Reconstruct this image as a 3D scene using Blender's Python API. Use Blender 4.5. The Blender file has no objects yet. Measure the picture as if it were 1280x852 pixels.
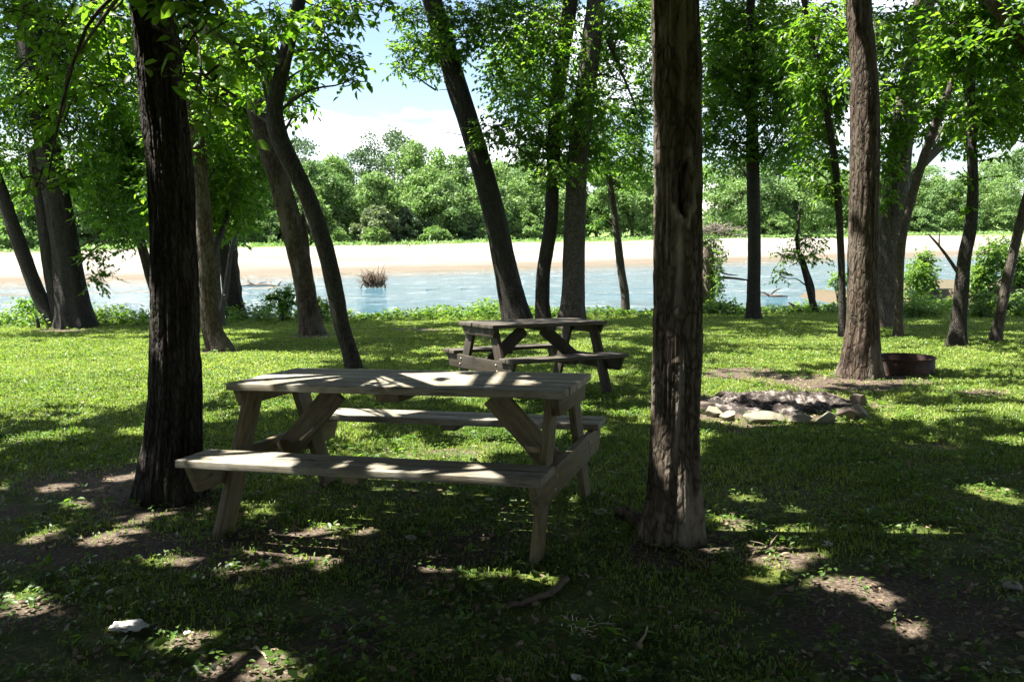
import bpy, bmesh, math
import numpy as np
from mathutils import Matrix, Vector
rng = np.random.default_rng(11)
S = bpy.context.scene
COL = S.collection
# ------------------------------------------------------------------ camera
FPX, PITCH, ROLL, CH = 1111.0, 0.113, -0.016, 1.38
SLOPE = 0.027
cp, sp_ = math.cos(PITCH), math.sin(PITCH)
cr, sr = math.cos(ROLL), math.sin(ROLL)
Fv = np.array([0, cp, -sp_]); Uv = np.array([0, sp_, cp]); Rv = np.array([1.0, 0, 0])
CAM = np.array([0, 0, CH])
cam = bpy.data.cameras.new('camera'); camo = bpy.data.objects.new('camera', cam); COL.objects.link(camo)
cam.sensor_width = 36; cam.lens = 36 * FPX / 1280; cam.clip_start = 0.05; cam.clip_end = 5000
right = cr * Rv + sr * Uv; up = -sr * Rv + cr * Uv
m = Matrix(((right[0], up[0], -Fv[0], 0), (right[1], up[1], -Fv[1], 0), (right[2], up[2], -Fv[2], CH), (0, 0, 0, 1)))
camo.matrix_world = m
S.camera = camo

def ray(px, py):
    u, v = px - 640, py - 426
    x = u * cr + v * sr; y = -u * sr + v * cr
    return Fv + Rv * (x / FPX) - Uv * (y / FPX)
def A(px, py, D):
    d = ray(px, py); return CAM + d * (D / d[1])
def G(px, py):
    d = ray(px, py); t = CH / (-d[2] - SLOPE * d[1]); return CAM + d * t
def onz(px, py, h):                     # point at height h above the sloping lawn
    d = ray(px, py); t = (CH - h) / (-d[2] - SLOPE * d[1]); return CAM + d * t
def onw(px, py, z):                     # point on level z
    d = ray(px, py); t = (CH - z) / (-d[2]); return CAM + d * t
def project(P):
    Q = np.asarray(P) - CAM
    d = np.maximum(Q @ Fv, 0.05); x = Q[:, 0] * FPX / d; y = -(Q @ Uv) * FPX / d
    return 640 + x * cr - y * sr, 426 + x * sr + y * cr

# ------------------------------------------------------------------ noise
def _h(i, j, k):
    n = (i * 374761393 + j * 668265263 + k * 2147483647 * 3 + 1442695041) & 0xffffffff
    n = ((n ^ (n >> 13)) * 1274126177) & 0xffffffff
    n = ((n ^ (n >> 16)) * 2246822519) & 0xffffffff
    return ((n ^ (n >> 15)) & 0xffff) / 65535.0
def vnoise(x, y, z=0.0):
    x, y, z = np.broadcast_arrays(np.asarray(x, float), np.asarray(y, float), np.asarray(z, float))
    i, j, k = [np.floor(q).astype(np.int64) for q in (x, y, z)]
    f, g, h = x - i, y - j, z - k
    f, g, h = [q * q * (3 - 2 * q) for q in (f, g, h)]
    def L(dj, dk): return _h(i, j + dj, k + dk) * (1 - f) + _h(i + 1, j + dj, k + dk) * f
    return (L(0, 0) * (1 - g) + L(1, 0) * g) * (1 - h) + (L(0, 1) * (1 - g) + L(1, 1) * g) * h
def fbm(x, y, z=0.0, o=3):
    s, a, t = 0, 1.0, 0
    for q in range(o):
        s = s + a * vnoise(np.asarray(x) * 2 ** q + 17.3 * q, np.asarray(y) * 2 ** q + 9.1 * q, np.asarray(z) * 2 ** q); t += a; a *= .5
    return s / t
def sstep(a, b, x):
    t = np.clip((np.asarray(x, float) - a) / (b - a), 0, 1); return t * t * (3 - 2 * t)

# ------------------------------------------------------------------ mesh / object helpers
def mesh_np(name, V, F, mat, attrs=None, smooth=False):
    """V (n,3); F list of (m,k) int arrays."""
    me = bpy.data.meshes.new(name)
    V = np.ascontiguousarray(V, np.float32)
    if not isinstance(F, list): F = [F]
    F = [f for f in F if len(f)]
    me.vertices.add(len(V)); me.vertices.foreach_set('co', V.ravel())
    tot = np.concatenate([np.full(len(f), f.shape[1]) for f in F]); idx = np.concatenate([f.ravel() for f in F]).astype(np.int32)
    me.loops.add(len(idx)); me.loops.foreach_set('vertex_index', idx)
    me.polygons.add(len(tot)); st = np.concatenate([[0], np.cumsum(tot)[:-1]]).astype(np.int32)
    me.polygons.foreach_set('loop_start', st); me.polygons.foreach_set('loop_total', tot.astype(np.int32))
    if smooth: me.polygons.foreach_set('use_smooth', np.ones(len(tot), bool))
    for k, (dom, typ, val) in (attrs or {}).items():
        a = me.attributes.new(k, typ, dom)
        a.data.foreach_set('vector' if typ == 'FLOAT_VECTOR' else 'value', np.ascontiguousarray(val, np.float32).ravel())
    me.update(calc_edges=True); me.validate()
    if mat: me.materials.append(mat)
    return me
def link(name, me, parent=None, loc=None):
    o = bpy.data.objects.new(name, me); COL.objects.link(o)
    if parent: o.parent = parent
    if loc is not None: o.location = loc
    return o
def tag(o, label=None, cat=None, group=None, kind=None):
    if label: o['label'] = label
    if cat: o['category'] = cat
    if group: o['group'] = group
    if kind: o['kind'] = kind
    return o
def thing(name, label, cat, loc=(0, 0, 0), group=None):
    o = bpy.data.objects.new(name, None); COL.objects.link(o); o.location = loc; o.empty_display_size = .2
    return tag(o, label, cat, group)
class Acc:
    def __init__(s): s.V, s.F, s.n, s.at = [], {}, 0, []
    def add(s, V, *Fs, at=None):
        for f in Fs: s.F.setdefault(f.shape[1], []).append(f + s.n)
        s.V.append(V); s.n += len(V)
    def build(s, name, mat, smooth=False):
        return mesh_np(name, np.concatenate(s.V), [np.concatenate(v) for v in s.F.values()], mat, smooth=smooth)
def nrm(v): return v / np.maximum(np.linalg.norm(v, axis=-1, keepdims=True), 1e-9)

def resample(P, R, ds):
    P = np.asarray(P, float); R = np.asarray(R, float)
    Q = np.vstack([2 * P[0] - P[1], P, 2 * P[-1] - P[-2]]); out, ro = [], []
    for i in range(len(P) - 1):
        a, b, c, d = Q[i:i + 4]; n = max(2, int(np.linalg.norm(c - b) / ds))
        t = np.linspace(0, 1, n, endpoint=False)[:, None]
        out.append(.5 * (2 * b + (c - a) * t + (2 * a - 5 * b + 4 * c - d) * t ** 2 + (3 * b - a - 3 * c + d) * t ** 3))
        t = t[:, 0]; t = t * t * (3 - 2 * t) * .5 + t * .5
        ro.append(R[i] * (1 - t) + R[i + 1] * t)
    return np.vstack(out + [P[-1:]]), np.concatenate(ro + [R[-1:]])
def frames(P):
    T = nrm(np.gradient(P, axis=0)); N = np.zeros_like(P)
    ref = np.array([1.0, 0, 0]) if abs(T[0][0]) < .9 else np.array([0, 1.0, 0])
    n = ref - T[0] * (ref @ T[0])
    for i in range(len(P)):
        n = n - T[i] * (n @ T[i]); n = n / np.linalg.norm(n); N[i] = n
    return T, N, np.cross(T, N)
def tube(P, R, seg, cap=True, disp=None):
    T, N, B = frames(P); th = np.linspace(0, 2 * math.pi, seg, endpoint=False)
    s = np.concatenate([[0], np.cumsum(np.linalg.norm(np.diff(P, axis=0), axis=1))])
    Rr = np.repeat(R[:, None], seg, 1)
    if disp is not None: Rr = disp(Rr, th[None, :], s[:, None], P)
    V = P[:, None] + Rr[..., None] * (np.cos(th)[None, :, None] * N[:, None] + np.sin(th)[None, :, None] * B[:, None])
    n = len(P); i = np.arange(n - 1)[:, None] * seg; j = np.arange(seg)[None]; j2 = (j + 1) % seg
    F = np.stack([i + j, i + j2, i + seg + j2, i + seg + j], -1).reshape(-1, 4)
    V = V.reshape(-1, 3); Fs = [F]
    if cap:
        V = np.vstack([V, P[-1:] + T[-1] * R[-1] * .3]); c = len(V) - 1; b = (n - 1) * seg
        Fs.append(np.stack([b + np.arange(seg), b + (np.arange(seg) + 1) % seg, np.full(seg, c)], -1))
    return V, Fs

# ------------------------------------------------------------------ materials
def mat(name):
    M = bpy.data.materials.new(name); M.use_nodes = True; nt = M.node_tree; nt.nodes.clear()
    out = nt.nodes.new('ShaderNodeOutputMaterial'); return M, nt, out
class NT:
    def __init__(s, nt): s.t = nt
    def n(s, typ, ins=None, **kw):
        x = s.t.nodes.new(typ)
        for k, v in kw.items(): setattr(x, k, v)
        for k, v in (ins or {}).items():
            if isinstance(v, bpy.types.NodeSocket): s.t.links.new(v, x.inputs[k])
            else: x.inputs[k].default_value = v
        return x
    def ramp(s, fac, stops):
        x = s.n('ShaderNodeValToRGB', {'Fac': fac}); e = x.color_ramp.elements
        while len(e) < len(stops): e.new(.5)
        for q, (p, c) in zip(e, stops): q.position = p; q.color = (*c, 1) if len(c) == 3 else c
        return x.outputs['Color']
    def mix(s, fac, a, b, mode='MIX'):
        x = s.n('ShaderNodeMix', data_type='RGBA', blend_type=mode)
        for k, v in ((0, fac), (6, a), (7, b)):
            if isinstance(v, bpy.types.NodeSocket): s.t.links.new(v, x.inputs[k])
            else: x.inputs[k].default_value = v if k == 0 else (*v, 1)
        return x.outputs[2]
    def noise(s, vec, scale, detail=4, rough=.6): return s.n('ShaderNodeTexNoise', {'Vector': vec, 'Scale': scale, 'Detail': detail, 'Roughness': rough}).outputs['Fac']
    def math(s, op, a, b=0.0):
        x = s.n('ShaderNodeMath', operation=op)
        for k, v in ((0, a), (1, b)):
            if isinstance(v, bpy.types.NodeSocket): s.t.links.new(v, x.inputs[k])
            else: x.inputs[k].default_value = v
        return x.outputs[0]

def bark_mat(name, dark, light, zs=.18, sc=14, bump=.5, patch=None):
    M, nt, out = mat(name); N = NT(nt)
    co = N.n('ShaderNodeTexCoord').outputs['Object']
    mp = N.n('ShaderNodeMapping', {'Vector': co, 'Scale': (1, 1, zs)}).outputs[0]
    a = N.noise(mp, sc, 6, .65); b = N.noise(co, 3.0, 3); c = N.noise(mp, sc * 4.5, 4, .7)
    wv = N.n('ShaderNodeMapping', {'Vector': N.mix(.10, co, N.n('ShaderNodeTexNoise', {'Vector': co, 'Scale': 5.0, 'Detail': 3}).outputs['Color'], 'ADD'), 'Scale': (1, 1, zs * 1.3)}).outputs[0]
    vo = N.n('ShaderNodeTexVoronoi', {'Vector': wv, 'Scale': sc * 1.9}, feature='DISTANCE_TO_EDGE').outputs['Distance']
    crack = N.ramp(vo, [(.0, (0, 0, 0)), (.22, (1, 1, 1))])
    h = N.math('ADD', N.math('MULTIPLY', a, .45), N.math('ADD', N.math('MULTIPLY', c, .3), N.math('MULTIPLY', crack, .25)))
    colr = N.ramp(h, [(.34, dark), (.55, tuple(.5 * (p + q) for p, q in zip(dark, light))), (.72, light)])
    if patch: colr = N.mix(N.math('MULTIPLY', N.ramp(N.noise(N.n('ShaderNodeMapping', {'Vector': co, 'Scale': (1, 1, .4)}).outputs[0], 3.4, 5, .7), [(.52, (0, 0, 0)), (.60, (1, 1, 1))]), .75), colr, patch)
    colr = N.mix(N.math('MULTIPLY', N.ramp(b, [(.5, (0, 0, 0)), (.7, (1, 1, 1))]), .35), colr, (.05, .06, .03))
    if patch: colr = N.mix(N.n('ShaderNodeAttribute', attribute_name='lip_sunstreak').outputs['Fac'], colr, (.42, .37, .315))
    bp = N.n('ShaderNodeBump', {'Height': h, 'Strength': min(1, bump * 1.4), 'Distance': .035}).outputs[0]
    p = N.n('ShaderNodeBsdfPrincipled', {'Base Color': colr, 'Roughness': .85, 'Specular IOR Level': .25, 'Normal': bp})
    nt.links.new(p.outputs[0], out.inputs[0]); return M
BARK_DARK = bark_mat('bark_furrowed', (.012, .010, .009), (.06, .052, .045), sc=20, bump=.8)
BARK_BROWN = bark_mat('bark_brown', (.022, .015, .010), (.11, .08, .058), sc=13, bump=.7, patch=(.125, .105, .085))
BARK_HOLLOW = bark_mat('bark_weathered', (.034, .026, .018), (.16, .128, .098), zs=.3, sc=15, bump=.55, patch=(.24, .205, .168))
BARK_GREY = bark_mat('bark_grey', (.03, .025, .022), (.13, .115, .10), sc=18, bump=.6)
BARK_LIMB = bark_mat('bark_limb', (.03, .024, .02), (.10, .085, .07), sc=18, bump=.4)
BARK_PALE = bark_mat('dead_wood', (.12, .09, .065), (.36, .30, .24), sc=14, bump=.5)

def leaf_mat(name, c0, c1, t0, t1, tr=.45, rough=.42):
    M, nt, out = mat(name); N = NT(nt)
    v = N.n('ShaderNodeAttribute', attribute_name='var').outputs['Fac']
    p = N.n('ShaderNodeBsdfPrincipled', {'Base Color': N.mix(v, c0, c1), 'Roughness': rough, 'Specular IOR Level': .35})
    t = N.n('ShaderNodeBsdfTranslucent', {'Color': N.mix(v, t0, t1)})
    mx = N.n('ShaderNodeMixShader', {0: tr, 1: p.outputs[0], 2: t.outputs[0]})
    nt.links.new(mx.outputs[0], out.inputs[0]); return M
LEAF = leaf_mat('leaf_green', (.028, .08, .010), (.075, .15, .018), (.11, .29, .010), (.28, .50, .03), .5)
LEAF_NEAR = leaf_mat('leaf_near', (.028, .08, .010), (.07, .145, .018), (.12, .31, .010), (.26, .50, .03), .5)
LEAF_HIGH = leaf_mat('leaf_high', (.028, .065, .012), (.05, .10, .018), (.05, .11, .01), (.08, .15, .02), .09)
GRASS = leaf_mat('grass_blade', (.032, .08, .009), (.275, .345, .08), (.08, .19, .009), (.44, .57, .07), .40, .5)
WEED = leaf_mat('weed_leaf', (.045, .10, .02), (.10, .17, .035), (.13, .29, .02), (.27, .43, .04), .42)
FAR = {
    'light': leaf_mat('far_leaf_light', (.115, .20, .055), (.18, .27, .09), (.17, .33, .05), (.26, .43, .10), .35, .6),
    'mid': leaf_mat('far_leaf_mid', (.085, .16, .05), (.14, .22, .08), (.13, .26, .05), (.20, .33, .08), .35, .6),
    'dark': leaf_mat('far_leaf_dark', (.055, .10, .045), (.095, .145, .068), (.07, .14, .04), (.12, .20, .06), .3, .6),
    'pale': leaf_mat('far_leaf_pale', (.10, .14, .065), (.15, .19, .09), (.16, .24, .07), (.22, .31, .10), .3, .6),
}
def plain(name, c, rough=.8, spec=.3, bump=0, sc=20, var=.35, metal=0):
    M, nt, out = mat(name); N = NT(nt)
    co = N.n('ShaderNodeTexCoord').outputs['Object']; a = N.noise(co, sc, 5)
    colr = N.mix(a, tuple(q * (1 - var) for q in c), tuple(min(1, q * (1 + var)) for q in c))
    ins = {'Base Color': colr, 'Roughness': rough, 'Specular IOR Level': spec, 'Metallic': metal}
    if bump: ins['Normal'] = N.n('ShaderNodeBump', {'Height': a, 'Strength': bump, 'Distance': .02}).outputs[0]
    nt.links.new(N.n('ShaderNodeBsdfPrincipled', ins).outputs[0], out.inputs[0]); return M

def wood_mat(name, a, b, dark, grey):
    M, nt, out = mat(name); N = NT(nt)
    g = N.n('ShaderNodeAttribute', attribute_name='grain').outputs['Vector']
    mp = N.n('ShaderNodeMapping', {'Vector': g, 'Scale': (1.6, 26, 26)}).outputs[0]
    f = N.noise(mp, 1.0, 5, .65); f2 = N.noise(N.n('ShaderNodeMapping', {'Vector': g, 'Scale': (5, 120, 120)}).outputs[0], 1, 3, .7)
    blot = N.noise(g, 4.0, 4)
    c = N.ramp(f, [(.3, a), (.62, b)])
    tn = N.n('ShaderNodeAttribute', attribute_name='tone').outputs['Fac']
    c = N.mix(1.0, c, N.ramp(tn, [(0, (.62, .60, .58)), (1, (1.15, 1.12, 1.08))]), 'MULTIPLY')
    c = N.mix(N.math('MULTIPLY', N.ramp(blot, [(.42, (0, 0, 0)), (.62, (1, 1, 1))]), .6), c, grey)
    c = N.mix(N.math('MULTIPLY', N.ramp(N.noise(N.n('ShaderNodeMapping', {'Vector': g, 'Scale': (2.2, 9, 9)}).outputs[0], 1.3, 5, .7), [(.54, (0, 0, 0)), (.66, (1, 1, 1))]), .6), c, dark)
    c = N.mix(N.ramp(f2, [(.33, (.85, .85, .85)), (.46, (0, 0, 0))]), c, dark)
    vo = N.n('ShaderNodeTexVoronoi', {'Vector': N.n('ShaderNodeMapping', {'Vector': g, 'Scale': (3.2, 7, 7)}).outputs[0], 'Scale': 1.0}).outputs['Distance']
    c = N.mix(N.ramp(vo, [(.05, (.9, .9, .9)), (.11, (0, 0, 0))]), c, dark)
    bp = N.n('ShaderNodeBump', {'Height': N.math('ADD', f, f2), 'Strength': .35, 'Distance': .004}).outputs[0]
    nt.links.new(N.n('ShaderNodeBsdfPrincipled', {'Base Color': c, 'Roughness': .7, 'Specular IOR Level': .35, 'Normal': bp}).outputs[0], out.inputs[0]); return M
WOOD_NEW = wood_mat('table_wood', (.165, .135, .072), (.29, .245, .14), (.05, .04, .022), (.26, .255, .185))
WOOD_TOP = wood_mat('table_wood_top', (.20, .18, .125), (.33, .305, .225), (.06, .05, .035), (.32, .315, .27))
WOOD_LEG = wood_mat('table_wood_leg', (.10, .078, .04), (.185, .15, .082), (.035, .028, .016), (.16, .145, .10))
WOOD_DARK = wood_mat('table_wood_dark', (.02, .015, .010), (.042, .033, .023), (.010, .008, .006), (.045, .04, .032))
WOOD_OLD = wood_mat('table_wood_old', (.035, .028, .02), (.085, .07, .052), (.015, .012, .009), (.10, .092, .078))

# ------------------------------------------------------------------ light
SUN = nrm(np.array([-.47, .04, .88]))           # towards the sun
SX, SY = -SUN[0] / SUN[2], -SUN[1] / SUN[2]       # ground shift of a shadow per metre of height
sun = bpy.data.lights.new('sun', 'SUN'); suno = bpy.data.objects.new('sun', sun); COL.objects.link(suno)
sun.energy = 5.0; sun.angle = math.radians(.5); sun.color = (1, .95, .86)
suno.rotation_euler = Vector(SUN).to_track_quat('Z', 'Y').to_euler(); suno.location = (0, 0, 30)
W = bpy.data.worlds.new('World'); S.world = W; W.use_nodes = True
nt = W.node_tree; nt.nodes.clear(); N = NT(nt)
sky = N.n('ShaderNodeTexSky', sky_type='NISHITA', sun_disc=False, sun_elevation=math.asin(SUN[2]), sun_rotation=math.atan2(SUN[0], SUN[1]), air_density=1.0, dust_density=.8, ozone_density=1.0)
d = N.n('ShaderNodeTexCoord').outputs['Generated']
sep = N.n('ShaderNodeSeparateXYZ', {0: d})
inv = N.math('DIVIDE', 1.0, N.math('ADD', N.math('MAXIMUM', sep.outputs[2], 0.0), .16))
cv = N.n('ShaderNodeCombineXYZ', {0: N.math('MULTIPLY', sep.outputs[0], inv), 1: N.math('MULTIPLY', sep.outputs[1], inv), 2: 3.7}).outputs[0]
cn = N.noise(cv, 1.15, 6, .55)
cm = N.ramp(cn, [(.47, (0, 0, 0)), (.60, (1, 1, 1))])
cl = N.mix(N.math('MULTIPLY', cm, .9), sky.outputs[0], (8.6, 8.8, 9.2))
bg = N.n('ShaderNodeBackground', {'Color': cl, 'Strength': .05}); wo = N.n('ShaderNodeOutputWorld')
nt.links.new(bg.outputs[0], wo.inputs[0])
S.view_settings.view_transform = 'Standard'; S.view_settings.look = 'None'; S.view_settings.exposure = 2.35; S.view_settings.gamma = 1
S.view_settings.use_curve_mapping = False
S.cycles.use_denoising = True; S.cycles.max_bounces = 6; S.cycles.diffuse_bounces = 3; S.cycles.glossy_bounces = 2
S.cycles.transmission_bounces = 4; S.cycles.sample_clamp_indirect = 4.0; S.cycles.caustics_reflective = False; S.cycles.caustics_refractive = False

# ------------------------------------------------------------------ terrain
WZ = -1.70
def shore(x): return 98 + .46 * np.clip(x, -80, 120)
def terrain_z(x, y):
    x = np.asarray(x, float); y = np.asarray(y, float)
    lawn = -SLOPE * np.maximum(y, -30) + .05 * (fbm(x * .35 + 5, y * .35, 1.5) - .5) * sstep(5, 9, y) + .025 * (fbm(x * 2.2, y * 2.2, 7.7) - .5)
    yb = 24.0 + 1.2 * (fbm(x * .25, 3.3, .5) - .5)
    b = sstep(yb, yb + 3.2, y)
    bed = np.full_like(x, -2.3)
    sh = shore(x) + 9 * (fbm(x * .06, 7.1, 2.2) - .5) + 3 * (fbm(x * .3, 3.1, 2.2) - .5)
    beach = -1.72 + 2.9 * sstep(sh, sh + 40, y) + .12 * (fbm(x * .5, y * .5, 4) - .5) * sstep(sh, sh + 4, y)
    far = np.maximum(beach, bed + .62 * sstep(sh - 16, sh, y))
    far = np.where(y > sh, np.maximum(beach, -1.75), np.minimum(far, -1.72))
    far = far + 26 * sstep(330, 900, y) * (.4 + .6 * sstep(-150, 350, x))
    # shoal in mid river on the left
    r = np.exp(-((y - 61 - .25 * (x + 24)) / 1.1) ** 2) * sstep(-12, -17, x)
    far = np.maximum(far, -2.3 + .66 * r * (.92 + .25 * fbm(x * .5, y * .5, 3)))
    # low island on the right
    isl = sstep(13.3, 15.5, x) * sstep(35.6, 37.4, y + 1.2 * (fbm(x * .6, 2.0, 1) - .5)) * sstep(49, 44, y)
    far = np.maximum(far, -2.3 + isl * (.85 + .35 * sstep(16.5, 18.0, x) * sstep(36.4, 37.6, y) + .25 * fbm(x * .8, y * .8, 9)))
    return lawn * (1 - b) + far * b
def gz(x, y): return float(terrain_z(np.array([x]), np.array([y]))[0])

def ell(px, py, spots):
    v = np.zeros_like(px)
    for cx, cy, rx, ry, a in spots: v = np.maximum(v, a * np.clip(1.5 - 1.5 * np.hypot((px - cx) / rx, (py - cy) / ry), 0, 1))
    return v
DIRT = [(975, 693, 110, 26, 1), (1075, 738, 50, 16, .9), (930, 655, 70, 16, .8), (845, 690, 150, 45, .9), (975, 512, 190, 34, 1.1), (1075, 478, 130, 16, 1), (930, 466, 60, 9, 1),
        (30, 765, 110, 40, .8), (150, 680, 200, 45, .9), (215, 620, 150, 50, .9), (330, 690, 260, 70, .95), (520, 690, 300, 70, .9), (315, 838, 110, 30, .8), (90, 600, 160, 30, .7),
        (560, 570, 150, 22, .55), (420, 560, 80, 14, .5), (640, 600, 120, 30, .6), (60, 525, 120, 18, .55), (240, 800, 70, 22, .6), (430, 800, 120, 60, .5), (1180, 560, 60, 10, .4), (1240, 490, 60, 7, .45),
        (85, 412, 70, 7, .9), (390, 420, 50, 6, .9), (272, 439, 40, 6, .9), (1110, 408, 60, 5, .9), (1195, 433, 40, 5, .6), (700, 408, 90, 5, .8), (520, 412, 120, 3, .6), (700, 470, 50, 8, .5), (600, 425, 50, 6, .3)]
def dirt_amt(x, y, z, base=.14):
    px, py = project(np.stack([x, y, z], -1))
    v = ell(px, py, DIRT)
    v = np.maximum(v, base * sstep(550, 650, py))
    n = fbm(x * 1.7 + 3, y * 1.7, 2.2, 4)
    v = np.clip(v + (n - .5) * 1.5 * (v > .02) + .55 * sstep(.60, .75, fbm(x * .8, y * .8, 6, 3)) * .7, 0, 1)
    return v * (y > 0.5)

xs = np.concatenate([-np.geomspace(2500, 17, 46), np.arange(-15.8, 18, .085), np.geomspace(19, 2500, 46)])
ys = np.concatenate([[-2500, -900, -300, -100, -40, -18, -8, -4, -2, -1, 0, .6], np.arange(1.2, 10, .07), np.arange(10, 28.5, .14), np.arange(29, 60, .5), np.arange(60, 150, .9), np.geomspace(152, 3500, 40)])
X, Y = np.meshgrid(xs, ys); Z = terrain_z(X.ravel(), Y.ravel())
V = np.stack([X.ravel(), Y.ravel(), Z], -1); nx, ny = len(xs), len(ys)
i = (np.arange(ny - 1)[:, None] * nx + np.arange(nx - 1)[None]).ravel()
Fq = np.stack([i, i + 1, i + nx + 1, i + nx], -1)
dv = dirt_amt(V[:, 0], V[:, 1], V[:, 2])
shv = shore(V[:, 0])
grav = np.where(V[:, 1] > 30, 1.0, 0) * (1 - sstep(33, 41, V[:, 1] - shv + 9 * (fbm(V[:, 0] * .12, V[:, 1] * .12, 8) - .3)))
island = sstep(13, 14.5, V[:, 0]) * (V[:, 1] > 34) * (V[:, 1] < 50)
M, ntt, out = mat('ground_soil'); N = NT(ntt)
geo = N.n('ShaderNodeNewGeometry').outputs['Position']
da = N.n('ShaderNodeAttribute', attribute_name='dirt').outputs['Fac']; ga = N.n('ShaderNodeAttribute', attribute_name='gravel').outputs['Fac']; ia = N.n('ShaderNodeAttribute', attribute_name='island').outputs['Fac']
fine = N.noise(geo, 55, 5, .7); mid = N.noise(geo, 6, 5, .6); big = N.noise(geo, 1.3, 3)
soil = N.ramp(fine, [(.32, (.022, .016, .011)), (.5, (.075, .056, .040)), (.74, (.22, .175, .135))])
moss = N.ramp(N.math('ADD', N.math('MULTIPLY', fine, .5), N.math('MULTIPLY', mid, .5)), [(.36, (.018, .03, .005)), (.5, (.06, .085, .014)), (.66, (.16, .175, .04))])
c = N.mix(N.ramp(N.math('ADD', da, N.math('MULTIPLY', N.math('SUBTRACT', mid, .5), .9)), [(.42, (0, 0, 0)), (.62, (1, 1, 1))]), moss, soil)
sand = N.mix(N.noise(geo, 3.0, 6, .75), (.15, .138, .122), (.25, .232, .205))
sand = N.mix(N.ramp(N.noise(N.n('ShaderNodeMapping', {'Vector': geo, 'Scale': (.05, .22, 1)}).outputs[0], 1.0, 5, .7), [(.40, (1, 1, 1)), (.56, (0, 0, 0))]), sand, (.165, .14, .115))
c = N.mix(ga, c, sand)
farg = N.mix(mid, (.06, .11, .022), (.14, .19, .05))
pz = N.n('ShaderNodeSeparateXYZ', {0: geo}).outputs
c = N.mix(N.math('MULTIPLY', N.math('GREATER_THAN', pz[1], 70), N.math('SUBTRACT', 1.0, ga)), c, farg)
c = N.mix(ia, c, N.mix(mid, (.05, .045, .022), (.12, .10, .065)))
wet = N.n('ShaderNodeMapRange', {'Value': pz[2], 'From Min': -1.5, 'From Max': -1.05, 'To Min': 1.0, 'To Max': 0.0}).outputs[0]
c = N.mix(N.math('MULTIPLY', wet, .75), c, (.085, .066, .042))
bp = N.n('ShaderNodeBump', {'Height': N.math('ADD', fine, mid), 'Strength': .6, 'Distance': .02}).outputs[0]
ntt.links.new(N.n('ShaderNodeBsdfPrincipled', {'Base Color': c, 'Roughness': .92, 'Specular IOR Level': .2, 'Normal': bp}).outputs[0], out.inputs[0])
me = mesh_np('ground', V, Fq, M, {'dirt': ('POINT', 'FLOAT', dv), 'gravel': ('POINT', 'FLOAT', grav), 'island': ('POINT', 'FLOAT', island)}, True)
tag(link('ground', me), 'sloping lawn with bare dirt patches running down to the river bank', 'ground', kind='structure')

# river
M, ntt, out = mat('river_water'); N = NT(ntt)
geo = N.n('ShaderNodeNewGeometry').outputs['Position']
n1 = N.noise(N.n('ShaderNodeMapping', {'Vector': geo, 'Scale': (.55, 1.3, 1), 'Rotation': (0, 0, .2)}).outputs[0], 1.6, 5, .6)
n2 = N.noise(N.n('ShaderNodeMapping', {'Vector': geo, 'Scale': (.06, .30, 1), 'Rotation': (0, 0, .3)}).outputs[0], 1.0, 6, .68)
rip = N.ramp(n2, [(.42, (.02, .02, .02)), (.56, (1, 1, 1))])
pz = N.n('ShaderNodeSeparateXYZ', {0: geo}).outputs
dist = N.math('SUBTRACT', pz[1], N.math('MULTIPLY', pz[0], .46))
shal = N.n('ShaderNodeMapRange', {'Value': N.math('ADD', dist, N.math('MULTIPLY', n2, 14)), 'From Min': 84, 'From Max': 108, 'To Min': 0.0, 'To Max': 1.0}).outputs[0]
c = N.mix(N.noise(N.n('ShaderNodeMapping', {'Vector': geo, 'Scale': (.04, .12, 1)}).outputs[0], 1, 3), (.02, .075, .09), (.028, .09, .13))
c = N.mix(shal, c, (.13, .095, .05))
sky_glint = N.math('MULTIPLY', N.ramp(N.noise(N.n('ShaderNodeMapping', {'Vector': geo, 'Scale': (.5, 2.2, 1)}).outputs[0], 1.3, 5, .7), [(.53, (0, 0, 0)), (.64, (1, 1, 1))]), rip)
bp = N.n('ShaderNodeBump', {'Height': N.math('MULTIPLY', n1, N.math('ADD', rip, .22)), 'Strength': 1.0, 'Distance': .6}).outputs[0]
c = N.mix(N.math('MULTIPLY', sky_glint, .7), c, (.55, .60, .62))  # pale streaks painted in for sky reflected on the ripples
ntt.links.new(N.n('ShaderNodeBsdfPrincipled', {'Base Color': c, 'Roughness': .10, 'IOR': 1.33, 'Normal': bp}).outputs[0], out.inputs[0])
V = np.array([(-900, 24.2, WZ), (900, 24.2, WZ), (900, 420, WZ), (-900, 420, WZ)], float)
me = mesh_np('river', V, np.array([[0, 1, 2, 3]]), M)
tag(link('river', me), 'pale turquoise rippling river', 'river', kind='structure')

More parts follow.
